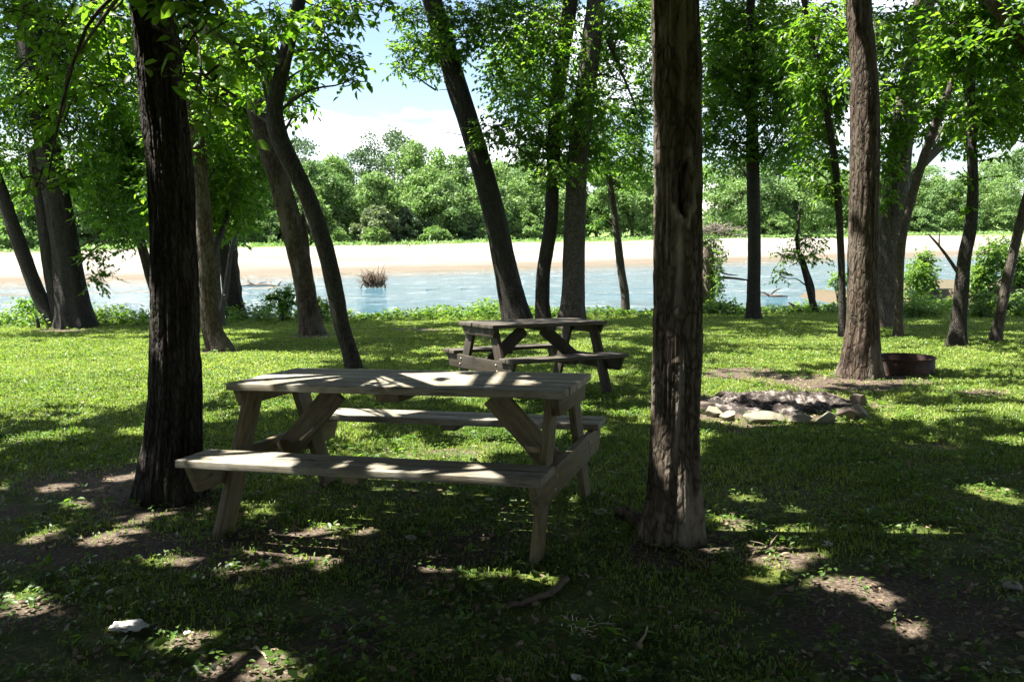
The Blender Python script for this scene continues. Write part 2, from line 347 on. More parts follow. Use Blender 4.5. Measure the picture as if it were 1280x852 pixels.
# ------------------------------------------------------------------ where the sun reaches the lawn (used to leave gaps in the canopy)
SPOTPX = [(955, 524, 60, 7), (1040, 523, 30, 6), (900, 520, 25, 6), (1010, 500, 60, 8), (103, 630, 14, 4), (163, 596, 18, 6), (182, 647, 12, 8), (134, 678, 28, 8), (168, 666, 16, 6), (55, 671, 15, 6), (221, 699, 30, 8), (327, 690, 16, 6), (295, 712, 18, 6), (27, 755, 34, 16), (51, 766, 30, 8),
          (158, 786, 20, 9), (236, 800, 36, 12), (315, 840, 65, 20), (338, 625, 15, 7), (315, 629, 12, 5), (401, 658, 9, 4), (252, 647, 7, 4), (465, 661, 16, 6), (414, 835, 26, 8), (100, 633, 12, 4),
          (935, 621, 20, 7), (996, 639, 18, 5), (910, 654, 26, 8), (899, 682, 22, 9), (971, 693, 48, 15), (1007, 688, 36, 9), (957, 722, 18, 7), (1072, 733, 42, 14), (1097, 750, 26, 11), (1032, 736, 20, 7), (1244, 617, 28, 9),
          (60, 545, 40, 7), (190, 540, 30, 6), (330, 640, 10, 4), (480, 560, 60, 12), (560, 572, 70, 10), (430, 545, 40, 9), (620, 560, 40, 10)]
SPOT3 = [(400, 471, 50, 5, .76), (520, 479, 55, 4, .76), (620, 478, 40, 4, .76), (330, 484, 30, 3, .76), (545, 462, 40, 2, .76), (430, 583, 40, 4, .44), (540, 596, 26, 4, .44), (680, 533, 30, 4, .44), (472, 474, 52, 6, .76), (454, 467, 44, 4, .76), (540, 470, 45, 4, .76), (336, 474, 22, 4, .76), (608, 472, 50, 4, .76), (300, 574, 24, 7, .44), (336, 579, 30, 6, .44), (363, 588, 25, 5, .44), (608, 587, 18, 4, .44),
         (621, 600, 22, 4, .44), (472, 517, 48, 5, .44), (427, 513, 22, 4, .44), (608, 529, 50, 5, .44), (480, 590, 16, 4, .44)]
SP = []
for cx, cy, rx, ry in SPOTPX:
    p = G(cx, cy); SP.append((p[0], p[1], rx * p[1] / FPX + .02, .02 + abs(G(cx, cy - ry)[1] - G(cx, cy + ry)[1]) / 2))
for cx, cy, rx, ry, h in SPOT3:
    p = onz(cx, cy, h); SP.append((p[0] + SX * h, p[1] + SY * h, rx * p[1] / FPX + .04, .04 + abs(onz(cx, cy - ry, h)[1] - onz(cx, cy + ry, h)[1]) / 2))
for px_, py_, D_, rx_, ry_ in [(826, y_, 4.40, .13, .13) for y_ in (20, 60, 100, 215, 250, 290, 330, 470, 500)] + [(838, 285, 4.36, .06, .12), (842, 300, 4.36, .05, .12), (836, 250, 4.36, .05, .1), (838, 90, 4.36, .07, .14), (834, 40, 4.36, .06, .12), (850, 520, 4.34, .04, .1), (190, 90, 5.25, .06, .12), (186, 40, 5.25, .06, .12), (197, 130, 5.25, .06, .1), (198, 600, 5.2, .06, .1),
                       (1066, 60, 10.2, .12, .3), (1066, 120, 10.2, .12, .3), (1066, 180, 10.2, .12, .3), (1068, 250, 10.2, .10, .3), (1062, 460, 10.1, .2, .3), (1070, 310, 10.2, .1, .2)]:
    p = A(px_, py_, D_); h = p[2] + SLOPE * p[1]; SP.append((p[0] + SX * h, p[1] + SY * h, rx_, ry_))
REG = [(-300, 300, 398, 424, .34), (-400, 300, 422, 480, .98), (-400, 290, 476, 508, .62), (-400, 210, 508, 560, .22), (250, 580, 398, 436, .32), (250, 600, 434, 468, .95), (230, 420, 466, 540, .35),
       (400, 720, 490, 590, .42), (560, 840, 486, 560, .5), (560, 830, 410, 486, .45), (830, 1700, 398, 436, .36), (860, 1700, 436, 482, .66), (870, 1060, 476, 512, .6), (1060, 1700, 482, 530, .28), (1150, 1700, 515, 558, .5), (840, 900, 540, 575, .8)]
def lit_amt(x, y):
    px, py = project(np.stack([x, y, -SLOPE * y], -1))
    w = 10 * (fbm(x * .9, y * .9, 12) - .5)
    v = .012 + 0 * x
    for x0, x1, y0, y1, a in REG:
        m_ = sstep(x0 - 25, x0 + 25, px + 3 * w) * sstep(x1 + 25, x1 - 25, px + 3 * w) * sstep(y0 - 5, y0 + 5, py + w) * sstep(y1 + 5, y1 - 5, py + w)
        v = np.maximum(v, a * m_)
    v = np.where(y < .8, 0.01, v)
    v = np.where(y > 24, 1.0, v)
    return v
def is_lit(x, y):
    n = fbm(x * 1.25, y * 1.25 + 31, 4.4, 3); n = np.clip((n - .5) * 2.1 + .5, 0, 1)
    out = n < lit_amt(x, y)
    for cx, cy, rx, ry in SP:
        rr = np.hypot((x - cx) / (rx * 1.0), (y - cy) / (ry * 1.0)) + .9 * (vnoise(x * 6, y * 6, 3) - .5)
        out |= rr < 1.12
    return out

DARK = np.array([A(x_, y_, d_) for d_, pp in ((22.3, [(85, 380), (78, 320), (68, 260), (55, 190), (40, 110), (20, 300), (45, 350), (5, 250)]), (18.2, [(386, 390), (378, 340), (364, 280), (350, 230), (336, 185), (320, 130)]), (12.1, [(436, 435), (427, 405), (416, 350), (402, 295), (384, 245), (364, 205), (347, 150), (350, 100), (364, 40)]),
                 (21.2, [(641, 375), (630, 325), (617, 265), (601, 205), (585, 150), (570, 105), (550, 40)]), (20.9, [(678, 375), (680, 335), (688, 285), (691, 230), (693, 170), (700, 90)]), (21, [(942, 375), (943, 320), (942, 260), (941, 200)]), (14.1, [(1199, 400), (1202, 360), (1206, 320), (1213, 270), (1216, 220), (1214, 150)]), (15.2, [(266, 415), (258, 330), (252, 250), (243, 150)])) for x_, y_ in pp])
def shades_trunk(P):
    out = np.zeros(len(P), bool)
    for q in DARK:
        d_ = P - q; t = d_ @ SUN; out |= (t > 0) & (np.linalg.norm(d_ - t[:, None] * SUN, axis=1) < .42)
    return out
# ------------------------------------------------------------------ leaves
def leaf_mesh(P, D, Nn, size, shape):
    """P base points, D leaf direction, Nn normal: ovate leaves of two folded halves (shape 'ovate') or folded diamonds"""
    D = nrm(D); Sd = nrm(np.cross(Nn, D)); Up = np.cross(D, Sd); L = size[:, None]
    if shape == 'ovate':
        prof = [(0, 0, 0), (.28, .26, .07), (.62, .22, .04), (1, 0, -.10), (.62, -.22, .04), (.28, -.26, .07)]; F0 = np.array([[0, 3, 2, 1], [0, 5, 4, 3]])
        F0 = np.array([[0, 1, 2, 3], [0, 3, 4, 5]])
    else:
        prof = [(0, 0, 0), (.42, .30, .07), (1, 0, -.08), (.42, -.30, .07)]; F0 = np.array([[0, 1, 2], [0, 2, 3]])
    k = len(prof)
    V = np.stack([P + L * (a * D + b * Sd + c_ * Up) for a, b, c_ in prof], 1).reshape(-1, 3)
    F = (np.arange(len(P))[:, None, None] * k + F0[None]).reshape(-1, F0.shape[1])
    return V, F
def rdir(n, r=None):
    return nrm((r or rng).normal(size=(n, 3)))
def sprays(C, R, n_spray, leaf, per=9, length=.42, seed=0, shell=.45, droop=.25):
    r = np.random.default_rng(seed)
    u = rdir(n_spray, r); rad = r.random(n_spray) ** shell
    base = C + u * rad[:, None] * R
    td = nrm(u * R / np.max(R) * .7 + rdir(n_spray, r) * .6 + np.array([0, 0, -droop]))
    td[:, 2] *= .6; td = nrm(td)
    ln = length * (.6 + .8 * r.random(n_spray))
    t = (np.arange(per) + .6) / per
    P = base[:, None] + td[:, None] * (t[None, :, None] - .5) * ln[:, None, None]
    side = nrm(np.cross(td, np.array([0, 0, 1.0])) + 1e-6)
    sg = np.where(np.arange(per) % 2 == 0, 1., -1.)[None, :, None]
    Dl = td[:, None] * (.45 + .5 * t[None, :, None] ** 2) + side[:, None] * sg * (.9 - .5 * t[None, :, None] ** 3) + np.array([0, 0, -.35]) + .35 * r.normal(size=(n_spray, per, 3))
    Nn = np.array([0, 0, 1.0]) + .42 * r.normal(size=(n_spray, per, 3))
    sz = leaf * (.65 + .6 * r.random((n_spray, per)))
    var = np.clip(.5 + .30 * r.normal(size=(n_spray, 1)) + .22 * r.normal(size=(n_spray, per)), 0, 1)
    tw = (base - td * ln[:, None] * .55, base + td * ln[:, None] * .5)
    return P.reshape(-1, 3), Dl.reshape(-1, 3), Nn.reshape(-1, 3), sz.ravel(), var.ravel(), tw
def twigs(A_, B_, r0):
    n = len(A_); T = nrm(B_ - A_); n1 = nrm(np.cross(T, np.array([.3, .2, .9]))); n2 = np.cross(T, n1)
    mid_ = (A_ + B_) / 2 + n1 * .03 * np.linalg.norm(B_ - A_, axis=1, keepdims=True)
    rings = []
    for c_, rr in ((A_, r0), (mid_, r0 * .7), (B_, r0 * .3)):
        for q in range(3): rings.append(c_ + rr * (math.cos(q * 2.094) * n1 + math.sin(q * 2.094) * n2))
    V = np.stack(rings, 1).reshape(-1, 3); F0 = []
    for a in (0, 3):
        for q in range(3): F0.append([a + q, a + (q + 1) % 3, a + 3 + (q + 1) % 3, a + 3 + q])
    F = (np.arange(n)[:, None, None] * 9 + np.array(F0)[None]).reshape(-1, 4); return V, F

# ------------------------------------------------------------------ trees
def bark_disp(R0, flare=.5, ridge=.05, seed=0, lobes=5, freq=9, extra=None, shrink=.04):
    def f(Rr, th, s, P):
        if extra is not None: Rr = Rr * 1.06
        k = np.exp(-s / max(1.7 * R0, .1)) * flare
        lob = .5 + .5 * np.cos(lobes * th + 1.7 * np.sin(th * 2 + seed) + seed)
        out = Rr * (1 + k * (.45 + .75 * lob ** 1.5))
        cx, sx = np.cos(th), np.sin(th)
        n = fbm(cx * freq * .5 + seed, sx * freq * .5 + seed * 2, s * 1.3 / max(R0, .1) * .25, 3)
        rd = 1 - 2 * np.abs(n - .5) * 2.2
        out = out * (1 + ridge * (rd - .5) * 1.6) + Rr * .07 * (fbm(cx * 1.2 + seed, sx * 1.2, s * 1.1, 2) - .5)
        if extra is not None: out = extra(out, th, s, P)
        return out / (1 + ridge * .8 + .05 + shrink)
    return f
LIT_ON = True
def tree(name, label, cat, pts, D=None, H=11, bark=BARK_DARK, blobs=(), hidden=None, flare=.45, ridge=.06, seg=28, ds=.1, seed=1, leaf=.11, dens=1.0, top=True, extra_limbs=(), leafmat=None, group=None,
         lean=None, extra=None, broken=False, stems=(), near_blobs=(), freq=9, nh=0, hleaf=.2, dz=.12, limb_z=None):
    """pts: pixel outline of the trunk (x, y, width) at depth D, base first; blobs: visible leaf masses (x, y, rx, ry, depth offset)"""
    r = np.random.default_rng(seed + 500)
    if D is None: D = G(pts[0][0], pts[0][1])[1]
    base = A(pts[0][0], pts[0][1], D); base[2] = gz(base[0], base[1])
    root = thing(name, label, cat, base, group)
    def path(pp, Dd, first):
        P, R = [], []
        for q, (x, y, w) in enumerate(pp):
            p = A(x, y, Dd); 
            P.append(p); R.append(w / 2 * np.linalg.norm(p - CAM) / FPX)
        P = np.array(P)
        if first: P = np.vstack([P[0] - np.array([0, 0, dz]), P]); R = [R[0]] + R
        return P, np.array(R)
    P, R = path(pts, D, True)
    R0 = R[1]
    if not broken:
        d_ = nrm(P[-1] - P[-2]); d_ = nrm(d_ * .7 + np.array([0, 0, .5])); z0 = P[-1][2]; n_ = 4
        Pe, Re = [], []; cur = P[-1].copy()
        for q in range(n_):
            d_ = nrm(d_ + .18 * r.normal(size=3) + np.array([0, 0, .25])); cur = cur + d_ * max(.3, (H - z0) / n_); Pe.append(cur.copy()); Re.append(R[-1] * (1 - (q + 1) / n_ * .85))
        P = np.vstack([P, Pe]); R = np.concatenate([R, Re])
    Pt, Rt = resample(P - base, R, ds)
    acc = Acc()
    V, F = tube(Pt, Rt, seg, True, bark_disp(R0, flare, ridge, seed, 5, freq, extra)); acc.add(V, *F)
    allp = [Pt + base]
    for st in stems:
        Ps, Rs = path(st, D + .05, False); Q, Rq = resample(Ps - base, Rs, ds)
        V, F = tube(Q, Rq, 18, True, bark_disp(Rs[0], 0, ridge, seed + 3, 5, freq)); acc.add(V, *F); allp.append(Q + base)
    tm = acc.build(name + '_trunk', bark, True)
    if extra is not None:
        at_ = tm.attributes.new('lip_sunstreak', 'FLOAT', 'POINT'); lv = np.zeros(len(tm.vertices), np.float32); lv[:LIP_SUNSTREAK['v'].size] = LIP_SUNSTREAK['v'].ravel(); at_.data.foreach_set('value', lv)
    link('trunk', tm, root)
    allp = np.vstack(allp)
    limbs = Acc(); nl = 0; LP = []
    tw_all = []
    def limb(a, b, r0, r1=.008, sag=.0):
        nonlocal nl
        mid_ = (a + b) / 2 + np.array([0, 0, .12 * np.linalg.norm(b - a) - sag]) + .06 * np.linalg.norm(b - a) * r.normal(size=3)
        Q, Rq = resample(np.array([a, (a + mid_) / 2 + .02 * r.normal(size=3), mid_, (mid_ + b) / 2 + .03 * r.normal(size=3), b]) - base, np.linspace(r0, r1, 5), .18)
        V, F = tube(Q, Rq, 7, True); limbs.add(V, *F); nl += 1
    for path_, w0, w1 in extra_limbs:
        Ps = np.array([A(x, y, D + (o[0] if o else 0)) for x, y, *o in path_]); dd = D / FPX
        Q, Rq = resample(Ps - base, np.linspace(w0 / 2 * dd, w1 / 2 * dd, len(Ps)), .12); V, F = tube(Q, Rq, 9, True); lb_ = Acc(); lb_.add(V, *F); link('branch', lb_.build(name + '_branch', BARK_LIMB, True), root)
        LP.append(Q + base)
    if LP: allp_l = np.vstack([allp] + LP)
    else: allp_l = allp
    PP, DD, NN, SS, VV = [], [], [], [], []
    for bi, b in enumerate(blobs):
        x, y, rx, ry = b[:4]; do = b[4] if len(b) > 4 else r.uniform(-1.2, 1.2); de = b[5] if len(b) > 5 else 1.0; lf = b[6] if len(b) > 6 else leaf
        Db = D + do; C = A(x, y, Db); s_ = Db / FPX
        Rb = np.array([rx * s_, .55 * (rx + ry) * s_, ry * s_])
        area = math.pi * Rb[0] * Rb[2]
        ns = max(4, int(area * 3.6 * de * dens / (lf * lf * .38) / 9))
        p, dl, nn, sz, va, tw = sprays(C, Rb, ns, lf, 9, lf * 4.2, seed * 100 + bi)
        PP.append(p); DD.append(dl); NN.append(nn); SS.append(sz); VV.append(va); tw_all.append(tw)
        # limb from the stem to the mass, then fork
        cand = allp_l[allp_l[:, 2] < C[2] + .2] if (allp_l[:, 2] < C[2] + .2).any() else allp_l
        if limb_z: cand = allp_l[allp_l[:, 2] > limb_z]
        hd = np.linalg.norm(cand[:, :2] - C[:2], axis=1); a = cand[np.argmin(np.abs(C[2] - cand[:, 2] - .45 * hd) + .6 * hd)]
        L_ = np.linalg.norm(C - a)
        if L_ > .15: limb(a, C, min(.012 + .011 * L_, R0 * .45) if not limb_z else .014, .006)
        for q in range(4): limb(C + .1 * r.normal(size=3), C + rdir(1, r)[0] * Rb * .85, .008, .003)
    V, F, nv = [], [], 0
    crown = None
    if PP:
        PP, DD, NN, SS, VV = map(np.concatenate, (PP, DD, NN, SS, VV))
        Vv, Ff = leaf_mesh(PP - base, DD, NN, SS, 'ovate')
        me = mesh_np(name + '_crown', Vv, Ff, leafmat or LEAF, {'var': ('FACE', 'FLOAT', np.repeat(VV, 2))})
        crown = link('crown', me, root)
        ta = np.concatenate([t[0] for t in tw_all]); tb = np.concatenate([t[1] for t in tw_all])
        Vt, Ft = twigs(ta - base, tb - base, .0028 + .0009 * leaf / .1); limbs.add(Vt, Ft); nl += 1
    if hidden is not None:  # unseen upper leaves, placed and culled to shape shade and sun flecks
        cx, cy, rx, ry, z0, z1, nleaf = hidden
        n = nleaf; u = r.random(n); a_ = r.random(n) * 2 * math.pi; rr = np.sqrt(r.random(n))
        nb_ = max(8, int(rx * ry * 1.2)); bu = np.sqrt(r.random(nb_)); ba = r.random(nb_) * 6.283
        bc = np.stack([cx + rx * bu * np.cos(ba), cy + ry * bu * np.sin(ba), z0 + (z1 - z0) * r.random(nb_) * (1 - .5 * bu)], -1)
        half = n // 3
        P1 = np.stack([cx + rx * rr * np.cos(a_), cy + ry * rr * np.sin(a_), z0 + (z1 - z0) * u * (1 - .45 * rr ** 2)], -1)[:half]
        w_ = r.integers(0, nb_, n - half); P2 = bc[w_] + r.normal(size=(n - half, 3)) * np.array([.75, .75, .45])
        P_ = np.vstack([P1, P2]); P_ = P_[(P_[:, 2] > 1.38 + .275 * np.maximum(P_[:, 1], 0) + .35) | (np.abs(P_[:, 0]) > .64 * np.maximum(P_[:, 1], 0) + .8)]
        zz = P_[:, 2] + SLOPE * P_[:, 1]
        n = len(P_); Dh = rdir(n, r); Dh[:, 2] = Dh[:, 2] * .4 - .2; Pc = P_ + nrm(Dh) * hleaf * .45
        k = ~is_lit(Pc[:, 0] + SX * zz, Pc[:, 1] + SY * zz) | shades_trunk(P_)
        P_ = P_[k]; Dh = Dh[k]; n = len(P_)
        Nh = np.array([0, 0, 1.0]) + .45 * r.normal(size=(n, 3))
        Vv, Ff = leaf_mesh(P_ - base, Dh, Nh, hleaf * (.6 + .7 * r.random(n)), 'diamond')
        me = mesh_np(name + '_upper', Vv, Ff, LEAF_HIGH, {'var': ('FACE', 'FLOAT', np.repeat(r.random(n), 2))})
        link('upper_crown' if crown else 'crown', me, root)
        tp = P[-3:]
        for c_ in bc[:14]:
            hd = np.linalg.norm(allp[:, :2] - c_[:2], axis=1); hi = allp[:, 2] > 1.38 + .275 * max(base[1], 0) + .3
            if not hi.any(): break
            cand = allp[hi]
            a = cand[np.argmin(np.abs(c_[2] - cand[:, 2] - .5 * np.linalg.norm(cand[:, :2] - c_[:2], axis=1)))]
            if c_[2] > 1.38 + .275 * max(c_[1], 0) + .5: limb(a, c_, R0 * .3, .02)
    if nl: link('branches', limbs.build(name + '_branches', BARK_LIMB, True), root)
    return root

# hollow, scars and painted sunlit streaks on the brown trunk beside the table
LIP_SUNSTREAK = {}
def hollow(out, th, s, P):
    # theta = -90 deg faces the camera (frame starts on +x, second axis roughly +y)
    ph = (th - 1.5 * math.pi + math.pi) % (2 * math.pi) - math.pi
    z = (P[:, 2])[:, None]
    zc, hh = 1.73, .135
    t = (z - zc) / hh
    wid = .38 * np.clip(1 - .35 * t, .4, 1.4)
    e = np.hypot((ph - .06 - .10 * t) / wid, t)
    e = e + .75 * (fbm(ph * 4.2 + 3, z * 11, 1, 3) - .5)
    out = out - .105 * sstep(1.0, .74, e) + .016 * np.exp(-((e - 1.12) / .14) ** 2) + .022 * (fbm(ph * 1.5, z * 3.1, 4, 3) - .5)
    LIP_SUNSTREAK['v'] = np.clip(.9 * np.exp(-((e - 1.13) / .10) ** 2) * sstep(.42, .62, vnoise(ph * 3 + 7, z * 7, 5) + .25 * (ph > .05) * (t < .3)) + .8 * np.exp(-((ph + .12) / .16) ** 2) * sstep(1.10, 1.2, z) * sstep(1.62, 1.5, z) * vnoise(ph * 6, z * 9, 3) * 1.6
                       + .85 * np.exp(-((ph + .02 - .15 * np.sin(z * 3)) / .13) ** 2) * sstep(2.0, 2.2, z) * (.4 + .8 * vnoise(ph * 5, z * 5, 8)) + .5 * np.exp(-((ph + .10 + .1 * np.sin(z * 5)) / .10) ** 2) * sstep(.35, .5, z) * sstep(1.0, .9, z), 0, 1)  # streaks above the hollow are sunlight painted pale; its rim is bare wood
    # long strip of lost bark, lower right
    strip = sstep(.12, .20, ph + .10 * (vnoise(z * 7, 2, 2) - .5)) * sstep(1.0, .8, ph) * sstep(.42, .5, z) * sstep(.98, .90, z)
    out = out - .014 * strip
    # raised seam up the left
    out = out + .014 * np.exp(-((ph + .42 + .12 * np.sin(z * 2.2)) / .09) ** 2) * sstep(1.0, 1.5, z)
    # knots
    for kz, kp, kr in ((.86, -.25, .05), (1.16, .35, .035), (2.0, -.35, .04)):
        g = np.hypot((ph - kp) * .115, z - kz); out = out + .02 * np.exp(-(g / kr) ** 2) - .03 * np.exp(-(g / (kr * .42)) ** 2)
    return out

tree('tree', 'thick black-barked tree with deep furrows beside the front picnic table', 'tree',
     [(213, 622, 76), (216, 560, 68), (219, 500, 64), (219, 400, 60), (217, 300, 57), (212, 200, 57), (200, 100, 55), (188, 0, 51)], bark=BARK_DARK, H=8, flare=.42, ridge=.13, seg=110, ds=.03, seed=1, freq=22,
     blobs=[(238, 18, 30, 20, -1.0, .8, .10), (228, 78, 24, 34, -.9, .7, .10), (250, 118, 22, 20, -.7, .6, .10), (100, 25, 100, 40, 1.5, .55, .085), (45, 95, 55, 45, 2.5, .5, .085), (140, 90, 45, 50, 1.8, .45, .085), (60, 225, 34, 18, .4, .6, .09),
            (205, 4, 26, 12, -.9, 1, .10), (130, 20, 40, 30, .8, .5, .085), (20, 20, 50, 30, 2.2, .6, .085), (70, 165, 45, 30, 2.0, .35, .085)], leafmat=LEAF_NEAR, limb_z=2.95,
     hidden=(-4.0, 2.6, 6.2, 6.6, 4.2, 8.0, 90000), hleaf=.17)
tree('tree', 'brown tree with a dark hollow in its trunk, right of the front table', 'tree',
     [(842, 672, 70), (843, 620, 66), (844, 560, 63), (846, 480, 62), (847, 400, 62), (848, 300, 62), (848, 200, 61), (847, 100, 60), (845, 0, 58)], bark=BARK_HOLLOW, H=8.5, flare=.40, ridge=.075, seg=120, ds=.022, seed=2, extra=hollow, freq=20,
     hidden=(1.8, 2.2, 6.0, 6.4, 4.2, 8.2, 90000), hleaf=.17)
T = tree
def shade_tree(x0, y0, rx, ry, z0, z1, nl, lb, q):  # adds a tree out of view, only to cut light on the foreground
    r = np.random.default_rng(900 + q); b = np.array([x0, y0, gz(x0, y0)]); root = thing('tree', lb, 'tree', b)
    P, R_ = resample([(0, 0, -.2), (0, 0, 0), (.1, .1, 3), (.2, -.1, 6.5)], [.22, .22, .17, .06], .2); ac = Acc(); V, F = tube(P, R_, 18, True, bark_disp(.2, .4, .06, q)); link('trunk', mesh_np('bark', V, F, BARK_DARK, smooth=True), root)
    for k in range(14):
        a = P[len(P) // 3 + r.integers(0, len(P) // 2)]; e = np.array([rx * .7 * r.uniform(-1, 1), ry * .7 * r.uniform(-1, 1), r.uniform(z0 + .5, z1 - 1.5)])
        V, F = tube(*resample(np.array([a, (a + e) / 2 + [0, 0, .4], e]), np.array([.06, .04, .01]), .25), 7); ac.add(V, *F)
    link('branches', ac.build('limbs', BARK_LIMB, True), root)
    u = rdir(nl, r) * (r.random(nl) ** .4)[:, None]; P_ = np.array([x0, y0, (z0 + z1) / 2]) + u * [rx, ry, (z1 - z0) / 2] * 1.05
    f_ = np.abs(P_[:, 0]) > .66 * np.maximum(P_[:, 1], 0) + .9; P_ = P_[f_ | (P_[:, 2] > 1.38 + .275 * np.maximum(P_[:, 1], 0) + .35)]
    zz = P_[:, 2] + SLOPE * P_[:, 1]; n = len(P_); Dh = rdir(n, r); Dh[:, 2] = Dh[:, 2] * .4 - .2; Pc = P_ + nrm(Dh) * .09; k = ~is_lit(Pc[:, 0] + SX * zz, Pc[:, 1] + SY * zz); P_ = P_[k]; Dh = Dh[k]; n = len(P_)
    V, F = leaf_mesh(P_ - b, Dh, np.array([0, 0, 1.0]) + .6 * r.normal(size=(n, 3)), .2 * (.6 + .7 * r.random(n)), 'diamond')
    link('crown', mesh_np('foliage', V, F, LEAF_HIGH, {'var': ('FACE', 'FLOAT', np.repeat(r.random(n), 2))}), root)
T('tree', 'massive dark multi-stemmed tree at the far left of the lawn beside a short stump post', 'tree',
  [(96, 409, 44), (90, 370, 36), (80, 300, 32), (68, 230, 30), (54, 150, 29), (40, 70, 28), (32, 0, 26)], bark=BARK_DARK, H=14, flare=.35, seed=3, ridge=.07, seg=40,
  stems=[[(70, 404, 20), (50, 372, 18), (28, 315, 17), (5, 250, 16), (-25, 170, 15), (-50, 90, 14)], [(78, 402, 22), (64, 340, 18), (53, 260, 17), (42, 190, 15)]],
  blobs=[(25, 50, 55, 55), (90, 70, 55, 55), (140, 40, 50, 50), (50, 130, 50, 45), (110, 140, 50, 50), (150, 110, 45, 45), (20, 195, 40, 35), (110, 205, 45, 30), (160, 180, 30, 40), (75, 20, 60, 40), (10, 130, 35, 50), (180, 60, 40, 50, 1.5), (60, 90, 60, 50, 2), (30, 250, 35, 16, 1, .7),
         (130, 260, 34, 22, -.5, .8), (118, 318, 24, 16, -.4, .6), (122, 345, 20, 16, -.3, .6), (152, 300, 30, 18, -.8, .6), (148, 278, 30, 22, -.6, .8)], hidden=(-11, 20.5, 5, 4, 7.8, 13, 16000), nh=0)
T('tree', 'slim reddish trunk leaning left behind the thick black tree, on the river bank', 'tree', [(205, 392, 15), (190, 352, 13), (178, 310, 12), (164, 262, 12), (150, 215, 10), (140, 170, 8)], D=23.4, bark=BARK_BROWN, H=9, seed=4,
  blobs=[(165, 215, 50, 40), (195, 255, 40, 40), (150, 165, 45, 40), (205, 190, 40, 50), (130, 200, 60, 50, 1), (90, 240, 50, 30, 1, .7), (180, 230, 50, 50, .6), (140, 265, 40, 24, .6, .8), (120, 240, 30, 25, 0, .6), (180, 290, 30, 22, 0, .5), (200, 130, 50, 50, 1.5)])
T('tree', 'olive-barked tree curving at its foot, just right of the thick black tree', 'tree', [(275, 438, 32), (266, 415, 25), (260, 370, 23), (257, 320, 22), (253, 260, 21), (247, 190, 20), (241, 120, 18), (236, 60, 16)], bark=BARK_BROWN, H=12, seed=5, flare=.3,
  blobs=[(250, 150, 50, 55), (285, 210, 38, 50), (240, 240, 36, 40), (310, 150, 38, 40, 4.5), (285, 285, 26, 26, 3.6, .6), (270, 90, 50, 40), (318, 215, 22, 30, 4.5, .8), (230, 300, 25, 25, .5, .4), (300, 100, 40, 40, 4), (215, 230, 40, 50, 1), (265, 250, 50, 46, 1.4), (220, 150, 50, 60, 1.6), (300, 200, 44, 60, 5), (310, 265, 30, 30, 5, .7), (265, 40, 60, 40, 1.6)], hidden=(-6, 15.5, 4.2, 4, 6.6, 11, 14000))
T('tree', 'thin upright grey sapling trunk behind the olive-barked curved tree', 'tree', [(272, 400, 16), (269, 350, 14), (268, 290, 13), (268, 230, 12), (270, 170, 10), (272, 100, 8)], D=20.5, bark=BARK_GREY, H=10, seed=6,
  blobs=[(285, 190, 40, 40), (255, 210, 35, 40), (300, 250, 30, 30, 1), (270, 120, 50, 50, 1.5), (312, 180, 30, 40, 1)])
T('broken_trunk', 'leaning broken-off dark stump trunk with a blunt top, on the bank behind the curved tree', 'broken trunk', [(297, 398, 30), (292, 372, 26), (288, 340, 25), (284, 310, 26), (280, 290, 24), (276, 280, 14)], D=24.2, bark=BARK_DARK, seed=7, broken=True, flare=.1, ridge=.16, dz=.6,
  blobs=[(282, 288, 16, 8, 0, .7)])
T('tree', 'leaning tree snapped off above a rusty scar, with a dead side stub near its foot', 'tree', [(391, 418, 34), (386, 390, 28), (378, 340, 28), (364, 280, 29), (350, 230, 29), (336, 185, 29), (322, 140, 26), (312, 105, 19), (305, 84, 10), (302, 72, 4)], bark=BARK_BROWN, seed=8, broken=True, flare=.28, ridge=.09,
  stems=[[(386, 400, 16), (384, 360, 14), (382, 310, 11), (380, 278, 7), (379, 268, 3)]], blobs=[(370, 300, 12, 8, 0, .3)])
T('tree', 'slender dark tree leaning left and forking overhead, standing behind the front picnic table', 'tree', [(443, 461, 24), (436, 435, 21), (427, 405, 22), (416, 350, 23), (402, 295, 23), (384, 245, 23), (364, 205, 24), (347, 165, 25), (343, 135, 22), (349, 105, 20), (358, 65, 18), (366, 30, 17), (374, 0, 16)], bark=BARK_DARK, H=11, seed=9, flare=.22, ridge=.06,
  extra_limbs=[([(348, 118), (330, 88), (305, 65), (270, 42), (238, 28)], 12, 5), ([(300, 62), (275, 72), (255, 78)], 4, 2), ([(352, 80), (345, 55), (338, 35)], 5, 2), ([(355, 66), (390, 62), (425, 65), (455, 78)], 5, 1.5), ([(362, 50), (400, 18), (440, 8), (470, 0)], 4, 1)],
  blobs=[(280, 30, 55, 32), (335, 108, 42, 30, 1.8), (400, 40, 34, 30), (425, 18, 26, 16), (440, 78, 20, 20, 0, .8), (420, 70, 40, 12, 0, .7), (446, 98, 14, 10, 0, .6), (378, 112, 24, 20, 1), (345, 20, 40, 22), (305, 70, 36, 32), (388, 85, 26, 22), (330, 60, 36, 30), (300, 130, 34, 30, 7), (366, 142, 18, 14, 1, .8), (400, 8, 40, 14),
         (455, 6, 22, 7, 0, .6), (448, 22, 5, 7, 0, .9), (482, 2, 6, 4, 0, 1)], hidden=(-2.4, 12, 4, 3.5, 6.2, 10, 9000))
